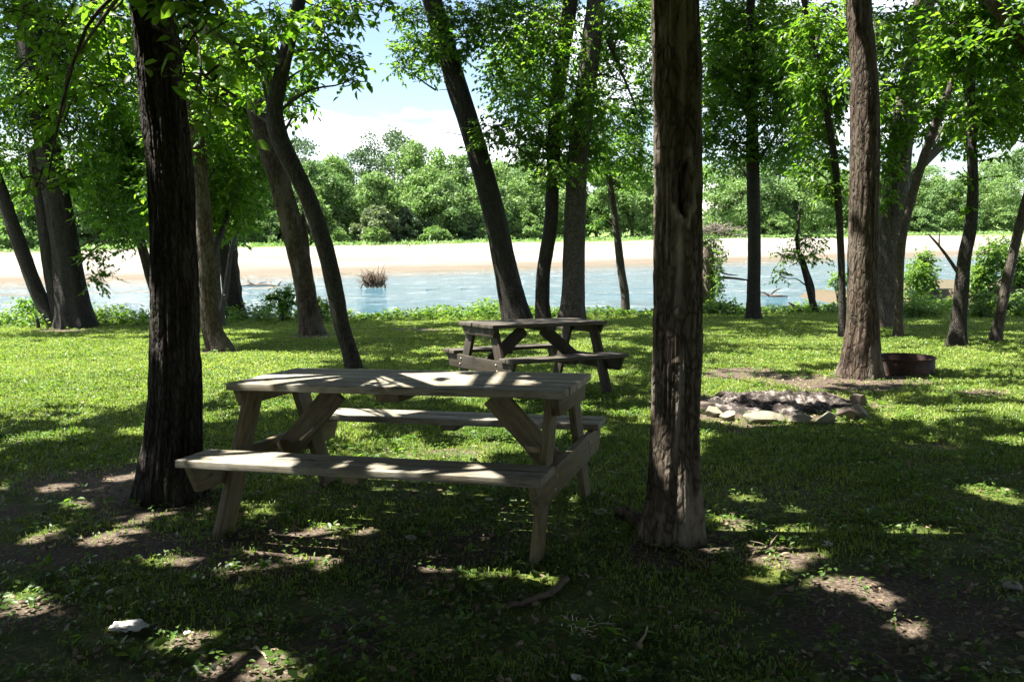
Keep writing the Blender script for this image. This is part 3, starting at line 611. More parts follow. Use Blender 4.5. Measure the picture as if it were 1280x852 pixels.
T('tree', 'large dark tree leaning left over the gap of sky, behind the far picnic table', 'tree', [(648, 403, 40), (641, 375, 34), (630, 325, 31), (617, 265, 30), (601, 205, 29), (585, 150, 28), (570, 105, 28), (555, 50, 27), (540, 0, 26), (530, -35, 25)], bark=BARK_DARK, H=14, seed=10, flare=.3, ridge=.07, seg=36,
  extra_limbs=[([(612, 170), (592, 172), (560, 166), (545, 170)], 1.6, .5), ([(575, 118), (560, 112), (545, 113)], 1.5, .5)],
  blobs=[(520, 58, 28, 30), (502, 84, 20, 14, 0, .8), (560, 22, 26, 24), (540, 92, 22, 12, 0, .6), (515, 20, 22, 18), (545, 55, 24, 24), (588, 40, 24, 30), (570, 70, 16, 12), (500, 66, 12, 8, 0, .7)], hidden=(-2.5, 20, 4.5, 4, 7.8, 13, 6000))
T('tree', 'slender slightly bent dark tree, middle of the three trunks behind the far picnic table', 'tree', [(680, 404, 22), (678, 375, 19), (680, 335, 19), (688, 285, 19), (691, 230, 18), (693, 170, 19), (698, 110, 20), (706, 50, 20), (713, 0, 20)], bark=BARK_DARK, H=13, seed=12, flare=.35,
  blobs=[(640, 45, 45, 40), (602, 22, 34, 24), (655, 125, 48, 34), (612, 160, 26, 20, 0, .8), (685, 65, 50, 50), (620, 95, 24, 22, 0, .8), (640, 168, 34, 20), (685, 20, 50, 30), (600, 182, 14, 8, 0, .8), (630, 10, 40, 20), (668, 178, 26, 16)], hidden=(1.0, 20, 4, 4, 7.8, 12.5, 6000))
T('tree', 'thick straight grey-barked tree, rightmost of the three trunks behind the far picnic table', 'tree', [(714, 404, 36), (716, 370, 31), (717, 320, 30), (719, 260, 29), (722, 200, 29), (729, 140, 28), (736, 80, 26), (742, 30, 25), (745, 0, 24)], bark=BARK_GREY, H=15, seed=13, flare=.25, seg=36,
  blobs=[(705, 180, 50, 38), (760, 50, 36, 40), (735, 195, 36, 30), (690, 225, 26, 16, 0, .7), (720, 130, 50, 40, -1), (780, 20, 40, 24), (700, 215, 40, 14, -1, .7), (775, 85, 22, 22, 0, .6), (660, 195, 34, 16), (750, 150, 26, 20)],
  extra_limbs=[([(760, 50), (770, 75), (783, 105), (795, 135)], 5, 2), ([(740, 92), (765, 96), (790, 110)], 3, 1)], hidden=(4, 20, 4.5, 4, 7.8, 14, 6000))
T('tree', 'small crooked pale-barked tree on the bank edge, left of the trunk with the hollow', 'tree', [(782, 392, 13), (781, 368, 12), (776, 335, 11), (771, 290, 10), (765, 245, 9), (759, 205, 8), (757, 190, 6)], D=24.5, bark=BARK_GREY, H=7.2, seed=14, dz=.6,
  blobs=[(760, 190, 46, 26), (800, 200, 22, 34), (748, 276, 12, 9, 0, .8), (795, 160, 26, 30), (810, 110, 14, 40, .8), (790, 225, 22, 16, 0, .6), (740, 215, 30, 14, 0, .7), (800, 70, 22, 40, 1), (770, 140, 40, 36, 1.2), (800, 20, 30, 40, 1.5), (690, 140, 44, 40, 1.5), (650, 80, 50, 44, 1.8), (745, 70, 30, 40, 1.2, .8)])
T('ivy_stump', 'pale broken stump wrapped in ivy on the bank behind the hollow trunk', 'stump', [(884, 396, 24), (883, 370, 24), (883, 340, 23), (882, 318, 22), (880, 309, 18), (878, 304, 9)], D=24.6, bark=BARK_PALE, seed=15, broken=True, flare=.1, ridge=.1, dz=.6,
  extra_limbs=[([(888, 347), (905, 347), (920, 348), (940, 351)], 4, 2), ([(895, 338), (910, 343), (922, 344)], 2.5, 1)],
  blobs=[(893, 350, 9, 40, -.25, 1.2, .07), (884, 384, 14, 12, -.3, 1, .07), (887, 300, 13, 12, 0, .9, .08), (898, 318, 8, 14, 0, .9, .08), (873, 365, 4, 14, -.2, 1, .07)])
T('tree', 'straight dark tree with a full crown, right of the hollow trunk on the bank', 'tree', [(942, 399, 22), (942, 375, 18), (943, 320, 17), (942, 260, 17), (941, 200, 17), (940, 150, 15), (938, 90, 13), (936, 30, 11)], bark=BARK_DARK, H=12, seed=16, flare=.25,
  extra_limbs=[([(941, 160), (925, 125), (908, 100), (890, 85)], 5, 2), ([(941, 140), (965, 110), (985, 90)], 5, 2)],
  blobs=[(905, 40, 38, 42), (958, 55, 44, 48), (902, 125, 36, 42), (958, 140, 50, 42), (1000, 40, 28, 36), (920, 180, 34, 20), (985, 185, 30, 30, 0, .8), (883, 175, 18, 26), (935, 95, 46, 40), (930, 15, 60, 26), (893, 90, 24, 30), (1000, 120, 26, 40), (940, 195, 30, 14, 0, .7), (895, 150, 24, 34, .8), (910, 80, 50, 60, 2.2), (970, 90, 50, 60, 2.0), (1010, 150, 40, 50, 2.4), (900, 200, 26, 20, 1.5, .8), (965, 195, 40, 22, 2, .8), (940, 30, 70, 36, 2.5)], hidden=(6.5, 20, 4.5, 4, 7.8, 12, 6000))
T('dead_sapling', 'small half-dead tree with sparse drooping leaves leaning over the water', 'tree', [(1019, 395, 10), (1014, 370, 9), (1006, 338, 8), (998, 312, 6), (996, 296, 4), (998, 285, 2)], D=23, bark=BARK_DARK, seed=17, broken=True, dz=.5,
  stems=[[(1017, 385, 5), (1016, 360, 5), (1009, 338, 4), (1003, 318, 3)]], blobs=[(985, 320, 26, 12, 0, .55, .1), (975, 345, 16, 9, 0, .5, .1), (1012, 318, 26, 14, 0, .5, .1), (1020, 300, 24, 12, 0, .45, .1), (1000, 300, 20, 10, 0, .4, .1)])
T('tree', 'very thin wavy tree standing just left of the thick root-flared tree', 'tree', [(1053, 421, 11), (1053, 390, 10), (1052, 340, 9), (1049, 270, 9), (1044, 205, 9), (1035, 150, 8.5), (1024, 90, 8.5), (1014, 45, 8), (1005, 0, 7.5)], bark=BARK_DARK, H=9, seed=18,
  extra_limbs=[([(1029, 130), (1015, 132), (1000, 122)], 3.5, 1.5)],
  blobs=[(1012, 100, 28, 50), (1042, 200, 20, 20), (1045, 60, 20, 40), (1030, 238, 20, 14, 0, .9), (1015, 30, 26, 30), (1020, 170, 26, 28), (1020, 205, 20, 18, 0, .8), (1050, 130, 16, 34), (1045, 245, 12, 16, 0, .7), (1000, 215, 14, 12, 0, .6), (1030, 120, 34, 60, 1), (1000, 60, 40, 50, 1.2), (1055, 30, 26, 40, 1)])
T('tree', 'thick tree with flaring roots and sunlit bark beside the rusty fire ring', 'tree', [(1076, 472, 46), (1077, 445, 41), (1079, 400, 38), (1079, 330, 37), (1080, 260, 36), (1081, 190, 36), (1081, 130, 35), (1078, 60, 32), (1074, 0, 30)], bark=BARK_BROWN, H=11, seed=19, flare=.55, ridge=.09, seg=64, ds=.05,
  blobs=[(1100, 40, 20, 16, .4, .8), (1098, 120, 12, 26, 1, .7), (1062, 100, 10, 20, 1, .6)], hidden=(4.4, 9.0, 5, 4.5, 5.4, 9.5, 16000))
T('tree', 'broad pale-grey trunk with leafy shoots, standing behind and right of the root-flared tree', 'tree', [(1106, 408, 32), (1107, 385, 29), (1111, 340, 30), (1115, 285, 31), (1121, 230, 30), (1128, 170, 28), (1138, 110, 27), (1146, 60, 26), (1154, 10, 24)], bark=BARK_GREY, H=14, seed=20, flare=.25, seg=36,
  blobs=[(1130, 35, 38, 38), (1120, 110, 32, 44), (1108, 205, 22, 34, -.4, .9), (1118, 160, 30, 30, -.5, .9), (1160, 90, 30, 40), (1112, 250, 16, 14, -.5, .8), (1170, 30, 40, 36), (1150, 140, 22, 24), (1100, 60, 40, 50, 1.5), (1170, 80, 44, 50, 1.8), (1190, 170, 36, 26, 2.2, .8), (1110, 150, 26, 50, 1.2), (1240, 70, 50, 50, 2.5), (1230, 150, 44, 36, 2.5, .8), (1270, 140, 34, 44, 2.5)], hidden=(8.5, 18, 4.5, 4, 7, 13, 6000))
T('tree', 'slim smooth trunk angling right with a knob halfway, between pale-grey trunk and dark forked tree', 'tree', [(1123, 421, 13), (1123, 395, 11), (1124, 350, 11), (1124, 318, 14), (1130, 285, 11), (1140, 245, 11), (1152, 205, 11), (1166, 165, 11), (1178, 130, 10), (1192, 100, 9)], bark=BARK_LIMB, H=9.5, seed=21, flare=.3,
  blobs=[(1170, 135, 28, 14, -.3, .9), (1190, 150, 34, 34), (1180, 110, 26, 30), (1160, 70, 26, 34)])
T('tree', 'dark tree with a dead side branch, forking high, beyond the rusty fire ring', 'tree', [(1196, 430, 22), (1199, 400, 18), (1202, 360, 17), (1206, 320, 16), (1213, 285, 15), (1216, 240, 13), (1215, 190, 12), (1213, 140, 12), (1211, 95, 13)], bark=BARK_DARK, H=10, seed=22, flare=.4, ridge=.07,
  extra_limbs=[([(1197, 340), (1185, 322), (1172, 305), (1160, 292)], 5, 2), ([(1174, 306), (1174, 298), (1175, 288)], 2, 1), ([(1211, 98), (1204, 55), (1190, 22), (1172, -4)], 12, 9), ([(1213, 80), (1228, 60), (1250, 45)], 5, 3), ([(1208, 60), (1200, 25), (1186, 0)], 4, 3), ([(1214, 130), (1216, 80), (1212, 20), (1214, -20)], 8, 6)],
  blobs=[(1210, 55, 60, 45), (1250, 115, 40, 36), (1190, 15, 40, 24), (1240, 155, 36, 24), (1232, 196, 30, 12, 0, .45), (1250, 55, 36, 40), (1185, 60, 26, 34), (1225, 130, 30, 30), (1215, 165, 26, 20, 0, .7), (1210, 225, 20, 8, 0, .4), (1210, 262, 8, 6, 0, .5)], hidden=(7.6, 13.5, 4.5, 4, 6.2, 10.5, 10000))
T('tree', 'slim tree leaning right out of the picture at the right edge', 'tree', [(1244, 427, 15), (1250, 395, 12), (1258, 355, 12), (1267, 315, 11), (1276, 275, 11), (1288, 230, 10), (1300, 170, 9)], bark=BARK_LIMB, H=9, seed=23, flare=.35,
  blobs=[(1268, 60, 30, 45), (1272, 130, 24, 34), (1262, 170, 22, 16, 0, .6), (1275, 20, 30, 30)])
T('tree', 'tree whose heavy dark limb slants in at the top right corner', 'tree', [(1380, 440, 34), (1378, 380, 30), (1370, 300, 28), (1355, 220, 26), (1332, 140, 24), (1305, 90, 22), (1284, 58, 20), (1258, 22, 18), (1236, -8, 17)], bark=BARK_BROWN, H=9, seed=24,
  blobs=[(1250, 15, 32, 22), (1270, 35, 24, 30), (1272, 90, 20, 24, 0, .8), (1225, 5, 26, 16)], hidden=(9.5, 12, 4, 4, 6.0, 10, 6000))

for q, (x0, y0, rx, ry, z0, z1, nl, lb) in enumerate([(-1.5, -5.5, 5.5, 4.5, 1.6, 9, 42000, 'added unseen tree behind the viewpoint, shading the foreground'), (-9.0, .5, 4.5, 6.0, 1.8, 9, 50000, 'added unseen shade tree left of the thick black tree'), (8.6, 1.0, 4.2, 6.0, 1.8, 9, 42000, 'added unseen shade tree right of the hollow trunk'), (5.5, -6, 5, 4.5, 1.6, 9, 30000, 'added unseen shade tree behind and right of the viewpoint')]):
    shade_tree(x0, y0, rx, ry, z0, z1, nl, lb, q)

# ------------------------------------------------------------------ picnic tables
def board(acc, a, b, wdir, w, t, taper=None, bev=.004, ga=[]):
    """plank from a to b (centre line), wdir = width direction, w width, t thickness; returns verts with grain coordinates"""
    a, b, wdir = map(lambda q: np.asarray(q, float), (a, b, wdir)); L = np.linalg.norm(b - a); x = (b - a) / L
    y = wdir - x * (wdir @ x); y /= np.linalg.norm(y); z = np.cross(x, y)
    bm = bmesh.new(); bmesh.ops.create_cube(bm, size=1)
    for v in bm.verts: v.co = Vector((v.co.x * L, v.co.y * w, v.co.z * t))
    if taper:
        for v in bm.verts:
            v.co.x += taper(v.co.x, v.co.y)
    bmesh.ops.bevel(bm, geom=list(bm.edges), offset=bev, segments=2, profile=.6, affect='EDGES')
    bm.verts.index_update()
    loc = np.array([v.co[:] for v in bm.verts]); off = rng.random(3) * 40
    W_ = (a + b) / 2 + loc[:, :1] * x + loc[:, 1:2] * y + loc[:, 2:] * z
    by = {}
    for f in bm.faces: by.setdefault(len(f.verts), []).append([v.index for v in f.verts])
    bm.free()
    acc.add(W_, *[np.array(v) for v in by.values()]); acc.at.append(loc + off); acc.tn = getattr(acc, 'tn', []) + [np.full(len(loc), rng.random())]
def wood_build(acc, name, m):
    Fs = [np.concatenate(v) for v in acc.F.values()]
    return mesh_np(name, np.concatenate(acc.V), Fs, m, {'grain': ('POINT', 'FLOAT_VECTOR', np.concatenate(acc.at)), 'tone': ('POINT', 'FLOAT', np.concatenate(acc.tn))})
def picnic_table(label, pos, yaw, L, W_, BO, BW, ft, fx, m, ml, bt=.12, roll=0, gap=.011):
    root = thing('picnic_table', label, 'picnic table')
    mm = Matrix.Translation(pos) @ Matrix.Rotation(-SLOPE, 4, 'X') @ Matrix.Rotation(roll, 4, 'Y') @ Matrix.Rotation(yaw, 4, 'Z')
    root.location = mm.to_translation(); root.rotation_euler = mm.to_euler()
    H, B, t = .76, .44, .038
    ac = Acc(); n = 5; bw = W_ / n
    for q in range(n):
        yy = -W_ / 2 + bw * (q + .5); e = rng.uniform(-.006, .006, 2); hz = rng.uniform(-.0015, .0015)
        board(ac, (-L / 2 + e[0], yy, H - t / 2 + hz), (L / 2 + e[1], yy, H - t / 2 + hz), (0, 1, 0), bw - gap, t)
    link('tabletop', wood_build(ac, 'tabletop', m), root)
    for s in (-1, 1):
        ac = Acc(); w2 = BW / 2
        for q in range(2):
            yy = s * (BO - w2 * (q + .5)); e = rng.uniform(-.005, .005, 2)
            board(ac, (-L / 2 + e[0], yy, B - t / 2), (L / 2 + e[1], yy, B - t / 2), (0, 1, 0), w2 - gap, t)
        link('bench_seat', wood_build(ac, 'bench_seat', m), root)
    ex = L / 2 - .025                      # outer plates: seat support and top cleat flush with the ends
    for s in (-1, 1):
        x0 = s * fx
        for q in (-1, 1):
            ac = Acc(); top = np.array([x0, q * .225, H - t - .002]); bot = np.array([x0, q * ft, -.05])
            board(ac, bot, top, (0, 1, 0), .135, .038, taper=lambda X_, Y_: 0)
            link('leg', wood_build(ac, 'leg', ml), root)
        ac = Acc(); zb = B - t - .072
        xb = x0 + s * .0385
        cut = lambda X_, Y_: (-.075 if X_ > 0 else .075) * (1 if Y_ > 0 else 0)
        board(ac, (xb, -BO + .03, zb), (xb, BO - .03, zb), (0, 0, -1), .14, .038, taper=cut)
        link('seat_support', wood_build(ac, 'seat_support', ml), root)
        ac = Acc(); board(ac, (xb, -W_ / 2 + .02, H - t - .047), (xb, W_ / 2 - .02, H - t - .047), (0, 0, -1), .09, .038, taper=lambda X_, Y_: (-.05 if X_ > 0 else .05) * (1 if Y_ > 0 else 0))
        link('top_cleat', wood_build(ac, 'top_cleat', ml), root)
        ac = Acc(); board(ac, (x0 - s * .035, 0, B - t - .09), (s * bt, 0, H - t - .045), (0, 1, 0), .04, .13)
        link('brace', wood_build(ac, 'brace', ml), root)
        ac = Acc(); board(ac, (0, s * (BO - BW + .02), B - t - .018), (0, s * (BO - .03), B - t - .018), (1, 0, 0), .09, .035)
        link('seat_cleat', wood_build(ac, 'seat_cleat', ml), root)
        for q in (-1, 1):                  # bolts through the supports
            for zz in (zb + .03, zb - .03):
                a2 = Acc()
                yy = q * (.225 + (ft - .225) * (H - t - zz) / (H - t)); P = np.array([[xb + s * .018, yy, zz], [xb + s * .026, yy, zz]])
                V, F = tube(np.vstack([P, P[-1:] + [[s * .002, 0, 0]]]), np.array([.011, .011, .007]), 8); a2.add(V, *F)
                link('bolt', a2.build('bolt', STEEL, False), root)
    ac = Acc(); board(ac, (0, -W_ / 2 + .03, H - t - .022), (0, W_ / 2 - .03, H - t - .022), (1, 0, 0), .13, .04)
    link('centre_cleat', wood_build(ac, 'centre_cleat', ml), root)
    return root
STEEL = plain('bolt_steel', (.30, .28, .26), .45, .5, metal=.8)
z1 = -SLOPE * 4.79
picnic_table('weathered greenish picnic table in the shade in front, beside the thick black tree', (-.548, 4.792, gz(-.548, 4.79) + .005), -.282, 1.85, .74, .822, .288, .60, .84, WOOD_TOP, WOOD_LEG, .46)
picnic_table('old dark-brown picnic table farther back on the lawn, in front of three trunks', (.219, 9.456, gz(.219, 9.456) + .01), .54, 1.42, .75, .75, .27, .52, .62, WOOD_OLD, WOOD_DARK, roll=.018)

# ------------------------------------------------------------------ fire ring and fire pit
RUST = None
M, ntt, out = mat('rusty_steel'); N = NT(ntt); co = N.n('ShaderNodeTexCoord').outputs['Object']
c = N.ramp(N.noise(co, 9, 6, .7), [(.35, (.018, .010, .008)), (.5, (.045, .020, .013)), (.68, (.10, .045, .025))])
ntt.links.new(N.n('ShaderNodeBsdfPrincipled', {'Base Color': c, 'Roughness': .75, 'Metallic': .25}).outputs[0], out.inputs[0]); RUST = M
p = G(1146, 470); D = p[1]; r_ = 37 * D / FPX
ring = thing('fire_ring', 'low rusty steel fire ring on the grass right of the root-flared tree', 'fire ring', (p[0], p[1] + r_, gz(p[0], p[1] + r_)))
def lathe(prof, seg=64, wob=0):
    th = np.linspace(0, 2 * math.pi, seg, endpoint=False); prof = np.array(prof, float); n = len(prof)
    rr = prof[:, :1] * (1 + wob * np.sin(3 * th + 1)[None]); V = np.stack([rr * np.cos(th), rr * np.sin(th), np.repeat(prof[:, 1:], seg, 1)], -1).reshape(-1, 3)
    i = np.arange(n - 1)[:, None] * seg; j = np.arange(seg)[None]; j2 = (j + 1) % seg
    return V, np.stack([i + j, i + j2, i + seg + j2, i + seg + j], -1).reshape(-1, 4)
hh = 20.5 * D / FPX
V, F = lathe([(r_, -.06), (r_, hh), (r_ - .005, hh + .003), (r_ - .01, hh), (r_ - .01, -.06)], wob=.008)
link('steel_wall', mesh_np('ring_wall', V, F, RUST, smooth=False), ring)
V, F = lathe([(r_ + .004, hh - .012), (r_ + .012, hh - .006), (r_ + .012, hh + .006), (r_ + .002, hh + .009), (r_ - .012, hh + .006)], wob=.008)
link('rim', mesh_np('ring_rim', V, F, RUST, smooth=True), ring)
ASH = plain('ash', (.17, .155, .14), .95, .1, .6, 30, .75)
V, F = lathe([(r_ - .012, .05), (r_ * .6, .075), (r_ * .2, .09), (.001, .092)], 32)
link('ash_bed', mesh_np('ring_ash', V, F, ASH, smooth=True), ring)
# ash mound
pc = G(975, 512)
gx, gy = np.meshgrid(np.linspace(-.78, .82, 110), np.linspace(-.52, .62, 90)); e = np.hypot(gx / .78, (gy - .05) / .55)
hgt = .10 * np.clip(1.15 - e, 0, 1) ** .7 + .10 * (fbm(gx * 11, gy * 11, 2, 4) - .45) * sstep(1.1, .6, e) + .06 * (fbm(gx * 26, gy * 26, 3, 2) - .5) * sstep(1.05, .7, e) - .05 * np.exp(-(((gx + .30) / .22) ** 2 + ((gy - .02) / .16) ** 2)) - .05 * sstep(.95, 1.1, e)
wx, wy = gx + pc[0] + .02, gy + pc[1] + .18
V = np.stack([gx, gy, hgt + terrain_z(wx, wy) - gz(pc[0], pc[1])], -1).reshape(-1, 3); i = (np.arange(89)[:, None] * 110 + np.arange(109)[None]).ravel()
M, ntt, out = mat('ash_and_char'); N = NT(ntt); co = N.n('ShaderNodeTexCoord').outputs['Object']
c = N.ramp(N.noise(co, 8, 7, .75), [(.36, (.010, .009, .008)), (.50, (.045, .038, .034)), (.59, (.19, .165, .145)), (.72, (.40, .36, .32))])
ntt.links.new(N.n('ShaderNodeBsdfPrincipled', {'Base Color': c, 'Roughness': .95, 'Specular IOR Level': .1, 'Normal': N.n('ShaderNodeBump', {'Height': N.noise(co, 40, 4), 'Strength': .7, 'Distance': .02}).outputs[0]}).outputs[0], out.inputs[0])
am = link('ash_mound', mesh_np('ash_mound', V, np.stack([i, i + 1, i + 111, i + 110], -1), M, smooth=True), loc=(pc[0] + .02, pc[1] + .18, gz(pc[0], pc[1])))
tag(am, 'grey and black ash heap of the old campfire inside the stone ring', 'ash heap')

def rock_mesh(name, sx, sy, sz, seed, m, cuts=10, sub=4):
    bm = bmesh.new(); bmesh.ops.create_icosphere(bm, subdivisions=sub, radius=1)
    V = np.array([v.co[:] for v in bm.verts]); F = np.array([[v.index for v in f.verts] for f in bm.faces]); bm.free()
    r = np.random.default_rng(seed)
    for q in range(cuts):
        d_ = rdir(1, r)[0]; h = r.uniform(.34, .72); k = V @ d_; V = V - np.maximum(k - h, 0)[:, None] * d_
    V *= (1 + .09 * (fbm(V[:, 0] * 2 + seed, V[:, 1] * 2, V[:, 2] * 2) - .5))[:, None]
    return mesh_np(name, V * np.array([sx, sy, sz]), F, m, smooth=False)
STONE_P = plain('stone_pale', (.19, .18, .13), .85, .3, .5, 12, .35); STONE_D = plain('stone_dark', (.15, .12, .10), .9, .2, .5, 12, .4)
ROCKS = [(895, 522, .10, .07, .07, 0, 'small pale stone at the near left of the fire pit'), (913, 526, .10, .08, .055, 0, 'flat low pale stone, second from the left along the fire pit front'), (958, 530, .17, .10, .085, 0, 'biggest pale slab leaning at the front of the fire pit'),
         (997, 530, .13, .08, .05, 0, 'low mossy stone to the right of the biggest slab'), (1037, 530, .14, .09, .08, 0, 'rounded pale boulder at the front right of the fire pit'), (1063, 527, .10, .09, .09, 1, 'grey-brown block right of the rounded pale boulder'), (1078, 525, .085, .08, .085, 0, 'squarish pale block at the right end of the fire pit'),
         (1078, 510, .11, .08, .10, 1, 'upright brown block standing at the back right corner of the fire pit'), (882, 518, .10, .10, .09, 1, 'dark stone at the left end of the fire pit, beside the hollow trunk'), (905, 500, .09, .07, .06, 1, 'dark charred stone at the back left of the fire pit'), (1040, 501, .09, .07, .05, 1, 'small dark stone on the back rim of the fire pit')]
for q, (x, y, a, b, c_, kd, lb) in enumerate(ROCKS):
    p = G(x, y); o = link('stone', rock_mesh('stone', a * 1.15, b * 1.1, c_, 40 + q, STONE_D if kd else STONE_P), loc=(p[0], p[1] + b * .6, gz(p[0], p[1]) + c_ * .55)); o.rotation_euler = (rng.uniform(-.25, .25), rng.uniform(-.25, .25), rng.uniform(-.5, .5))
    tag(o, lb, 'stone', 'stones around the fire pit')

# ------------------------------------------------------------------ small things on the lawn
WHITE = plain('white_stone', (.70, .68, .62), .7, .3, .2, 15, .12); PAPER = plain('white_paper', (.62, .62, .60), .8, .2, .2, 30, .1); SPLINT = plain('splinter_wood', (.50, .44, .28), .8, .2, .4, 20, .3); TWIG = plain('twig_bark', (.16, .12, .09), .85, .2, .5, 30, .45)
PEB = [(138, 739, .018, 'oval white pebble on the dark ground left of the front table bench'), (288, 710, .02, 'white pebble lit by a sun fleck under the near left of the front bench'), (234, 793, .017, 'flat white pebble right of the crumpled white paper'), (612, 625, .022, 'white chip of litter under the right half of the near bench'),
       (645, 625, .018, 'smaller white chip beside the chip under the near bench'), (721, 848, .017, 'white pebble at the bottom edge of the picture'), (777, 838, .024, 'pale green-white chip near the bottom edge right of the middle'), (756, 620, .03, 'pale flat stone between the front table and the hollow trunk'), (751, 641, .03, 'round grey-white stone beside a root left of the hollow trunk'),
       (1033, 682, .024, 'white crumb on the sunlit bare patch right of the hollow trunk'), (1268, 735, .035, 'grey stone in the grass at the right edge'), (515, 673, .028, 'small brown-grey stone on the dark ground beneath the front table')]
for q, (x, y, s_, lb) in enumerate(PEB):
    p = G(x, y); o = link('pebble', rock_mesh('pebble', s_ * 1.3, s_, s_ * .6, 90 + q, WHITE if q not in (7, 8, 10, 11) else plain('grey_stone', (.30, .28, .25)), 4, 2), loc=(p[0], p[1], gz(p[0], p[1]) + s_ * .35)); o.rotation_euler = (0, 0, rng.uniform(0, 3))
    tag(o, lb, 'pebble')
# crumpled paper
p = G(160, 788); n = 26; gx, gy = np.meshgrid(np.linspace(-1, 1, n), np.linspace(-1, 1, n))
zz = .02 * np.abs(fbm(gx * 1.6, gy * 1.6, 4, 2) - .5) * 4 * (1 - .4 * np.hypot(gx, gy)); dx_ = gx * np.sqrt(1 - gy ** 2 / 2); dy_ = gy * np.sqrt(1 - gx ** 2 / 2); rn = .75 + .5 * vnoise(dx_ * 1.6 + 4, dy_ * 1.6, 2); V = np.stack([dx_ * .075 * rn, dy_ * .06 * rn, zz + .006], -1).reshape(-1, 3); i = (np.arange(n - 1)[:, None] * n + np.arange(n - 1)[None]).ravel()
o = link('crumpled_paper', mesh_np('crumpled_paper', V, np.stack([i, i + 1, i + n + 1, i + n], -1), PAPER), loc=(p[0], p[1], gz(p[0], p[1]) + .012)); md = o.modifiers.new('solid', 'SOLIDIFY'); md.thickness = .002
tag(o, 'crumpled white paper on the shaded grass at the lower left', 'paper')
def stick(name, label, pts, w, m, seed=0, br=0):
    r = np.random.default_rng(seed); P = []
    for x, y, *h in pts:
        q = G(x, y); P.append((q[0], q[1], gz(q[0], q[1]) + (h[0] if h else .012)))
    P = np.array(P); b0 = P[0].copy(); Q, R = resample(P - b0, np.linspace(w, w * .55, len(P)), .03); Q = Q + .25 * w * r.normal(size=Q.shape); ac = Acc(); V, F = tube(Q, R, 8); ac.add(V, *F)
    for k in range(br):
        a = Q[r.integers(2, len(Q) - 1)]; d_ = nrm(np.array([r.normal(), r.normal(), .25])); V, F = tube(np.array([a, a + d_ * .05, a + d_ * .1 + [0, 0, -.01]]), np.array([w * .5, w * .4, w * .2]), 5); ac.add(V, *F)
    return tag(link(name, ac.build(name, m, True), loc=b0), label, 'stick')
stick('fallen_branch', 'curved bare stick lying in the grass under the right end of the front table', [(708, 727), (696, 738), (675, 749), (650, 756), (622, 762)], .016, TWIG, 1)
stick('twig', 'forked dark twig on the sunlit bare patch right of the hollow trunk', [(940, 697, .015), (950, 693, .02), (962, 689, .02), (965, 683, .03)], .006, TWIG, 2, 2)
stick('twig', 'thin twig in the shade below the sunlit bare patch', [(958, 752), (975, 742), (992, 735)], .006, TWIG, 3, 1)
stick('twig', 'long thin twig leading away from the foot of the hollow trunk', [(842, 684), (870, 698), (903, 708)], .005, TWIG, 4, 1)
stick('twig', 'short pale twig standing by the bottom edge, right of the splintered wood', [(795, 812), (802, 804), (810, 793, .03)], .006, SPLINT, 5)
stick('twig', 'thin straight twig lying in the grass at the lower right', [(1075, 818), (1110, 820), (1155, 822)], .005, TWIG, 6, 1)
stick('twig', 'dry curved twig in the grass near the bottom edge left of the middle', [(320, 812), (330, 822), (336, 832)], .005, SPLINT, 7)
stick('root', 'dark surface root reaching left from the foot of the hollow trunk', [(812, 668, -.01), (795, 655, .03), (780, 646, .03), (765, 643, .0), (752, 644, -.03)], .035, BARK_BROWN, 8)
# splintered wood
p = G(736, 790); ac = Acc(); r = np.random.default_rng(5)
for q in range(46):
    a = np.array([r.normal() * .05, r.normal() * .045, .006 + .015 * r.random()]); d_ = nrm(np.array([r.normal(), r.normal(), .25 * r.normal()])); l_ = r.uniform(.012, .05)
    V, F = tube(np.array([a - d_ * l_ / 2, a, a + d_ * l_ / 2]) * [1, 1, 1], np.array([.0012, .0024, .0006]), 4); V[:, 2] = np.maximum(V[:, 2], .001); ac.add(V, *F)
tag(link('wood_splinters', ac.build('wood_splinters', plain('pale_splinters', (.62, .57, .40), .8)), loc=(p[0], p[1], gz(p[0], p[1]) + .01)), 'scatter of pale splintered wood in the dark grass at the bottom', 'wood splinters')
# stump post
p = G(48, 410); V, F = tube(*resample([(0, 0, -.1), (0, 0, .1), (-.02, 0, .24)], [.055, .05, .045], .02), 12, True, bark_disp(.05, .1, .1, 3))
tag(link('stump_post', mesh_np('stump_post', V, F, BARK_DARK, smooth=True), loc=(p[0], p[1], gz(p[0], p[1]))), 'short dark stump post in the grass left of the massive multi-stemmed tree', 'stump')

# ------------------------------------------------------------------ grass, weeds and litter on the lawn
def scatter(n, y0, y1, r, power=1.0, marg=1.25):
    y = y0 + (y1 - y0) * r.random(n) ** power
    x = (r.random(n) * 2 - 1) * (.60 * y * marg + .4); return x, y
r = np.random.default_rng(77)
n = 760000; x, y = scatter(n, 1.7, 24.3, r, 1.15); z = terrain_z(x, y); da = dirt_amt(x, y, z, .66)
tuft = fbm(x * 3.1, y * 3.1, 5, 3)
keep = r.random(n) < np.clip(1.15 - 1.25 * da + .9 * (tuft - .5), .03, 1) * np.clip(.35 + y * .08, 0, 1); x, y, z, da, tuft = [q[keep] for q in (x, y, z, da, tuft)]; n = len(x)
hgt = (.014 + .028 * r.random(n) ** 1.5) * (1 - .35 * da) * (.7 + .7 * tuft) * (1 + .15 * sstep(21, 24, y) * 6)
wd = .0013 + .00050 * y
az = r.random(n) * 6.283; lean = .25 + .7 * r.random(n); dx, dy = np.cos(az), np.sin(az); ph = az + 1.57 + .6 * r.normal(size=n); px_, py_ = np.cos(ph), np.sin(ph)
b0 = np.stack([x - px_ * wd, y - py_ * wd, z - .004], -1); b1 = np.stack([x + px_ * wd, y + py_ * wd, z - .004], -1)
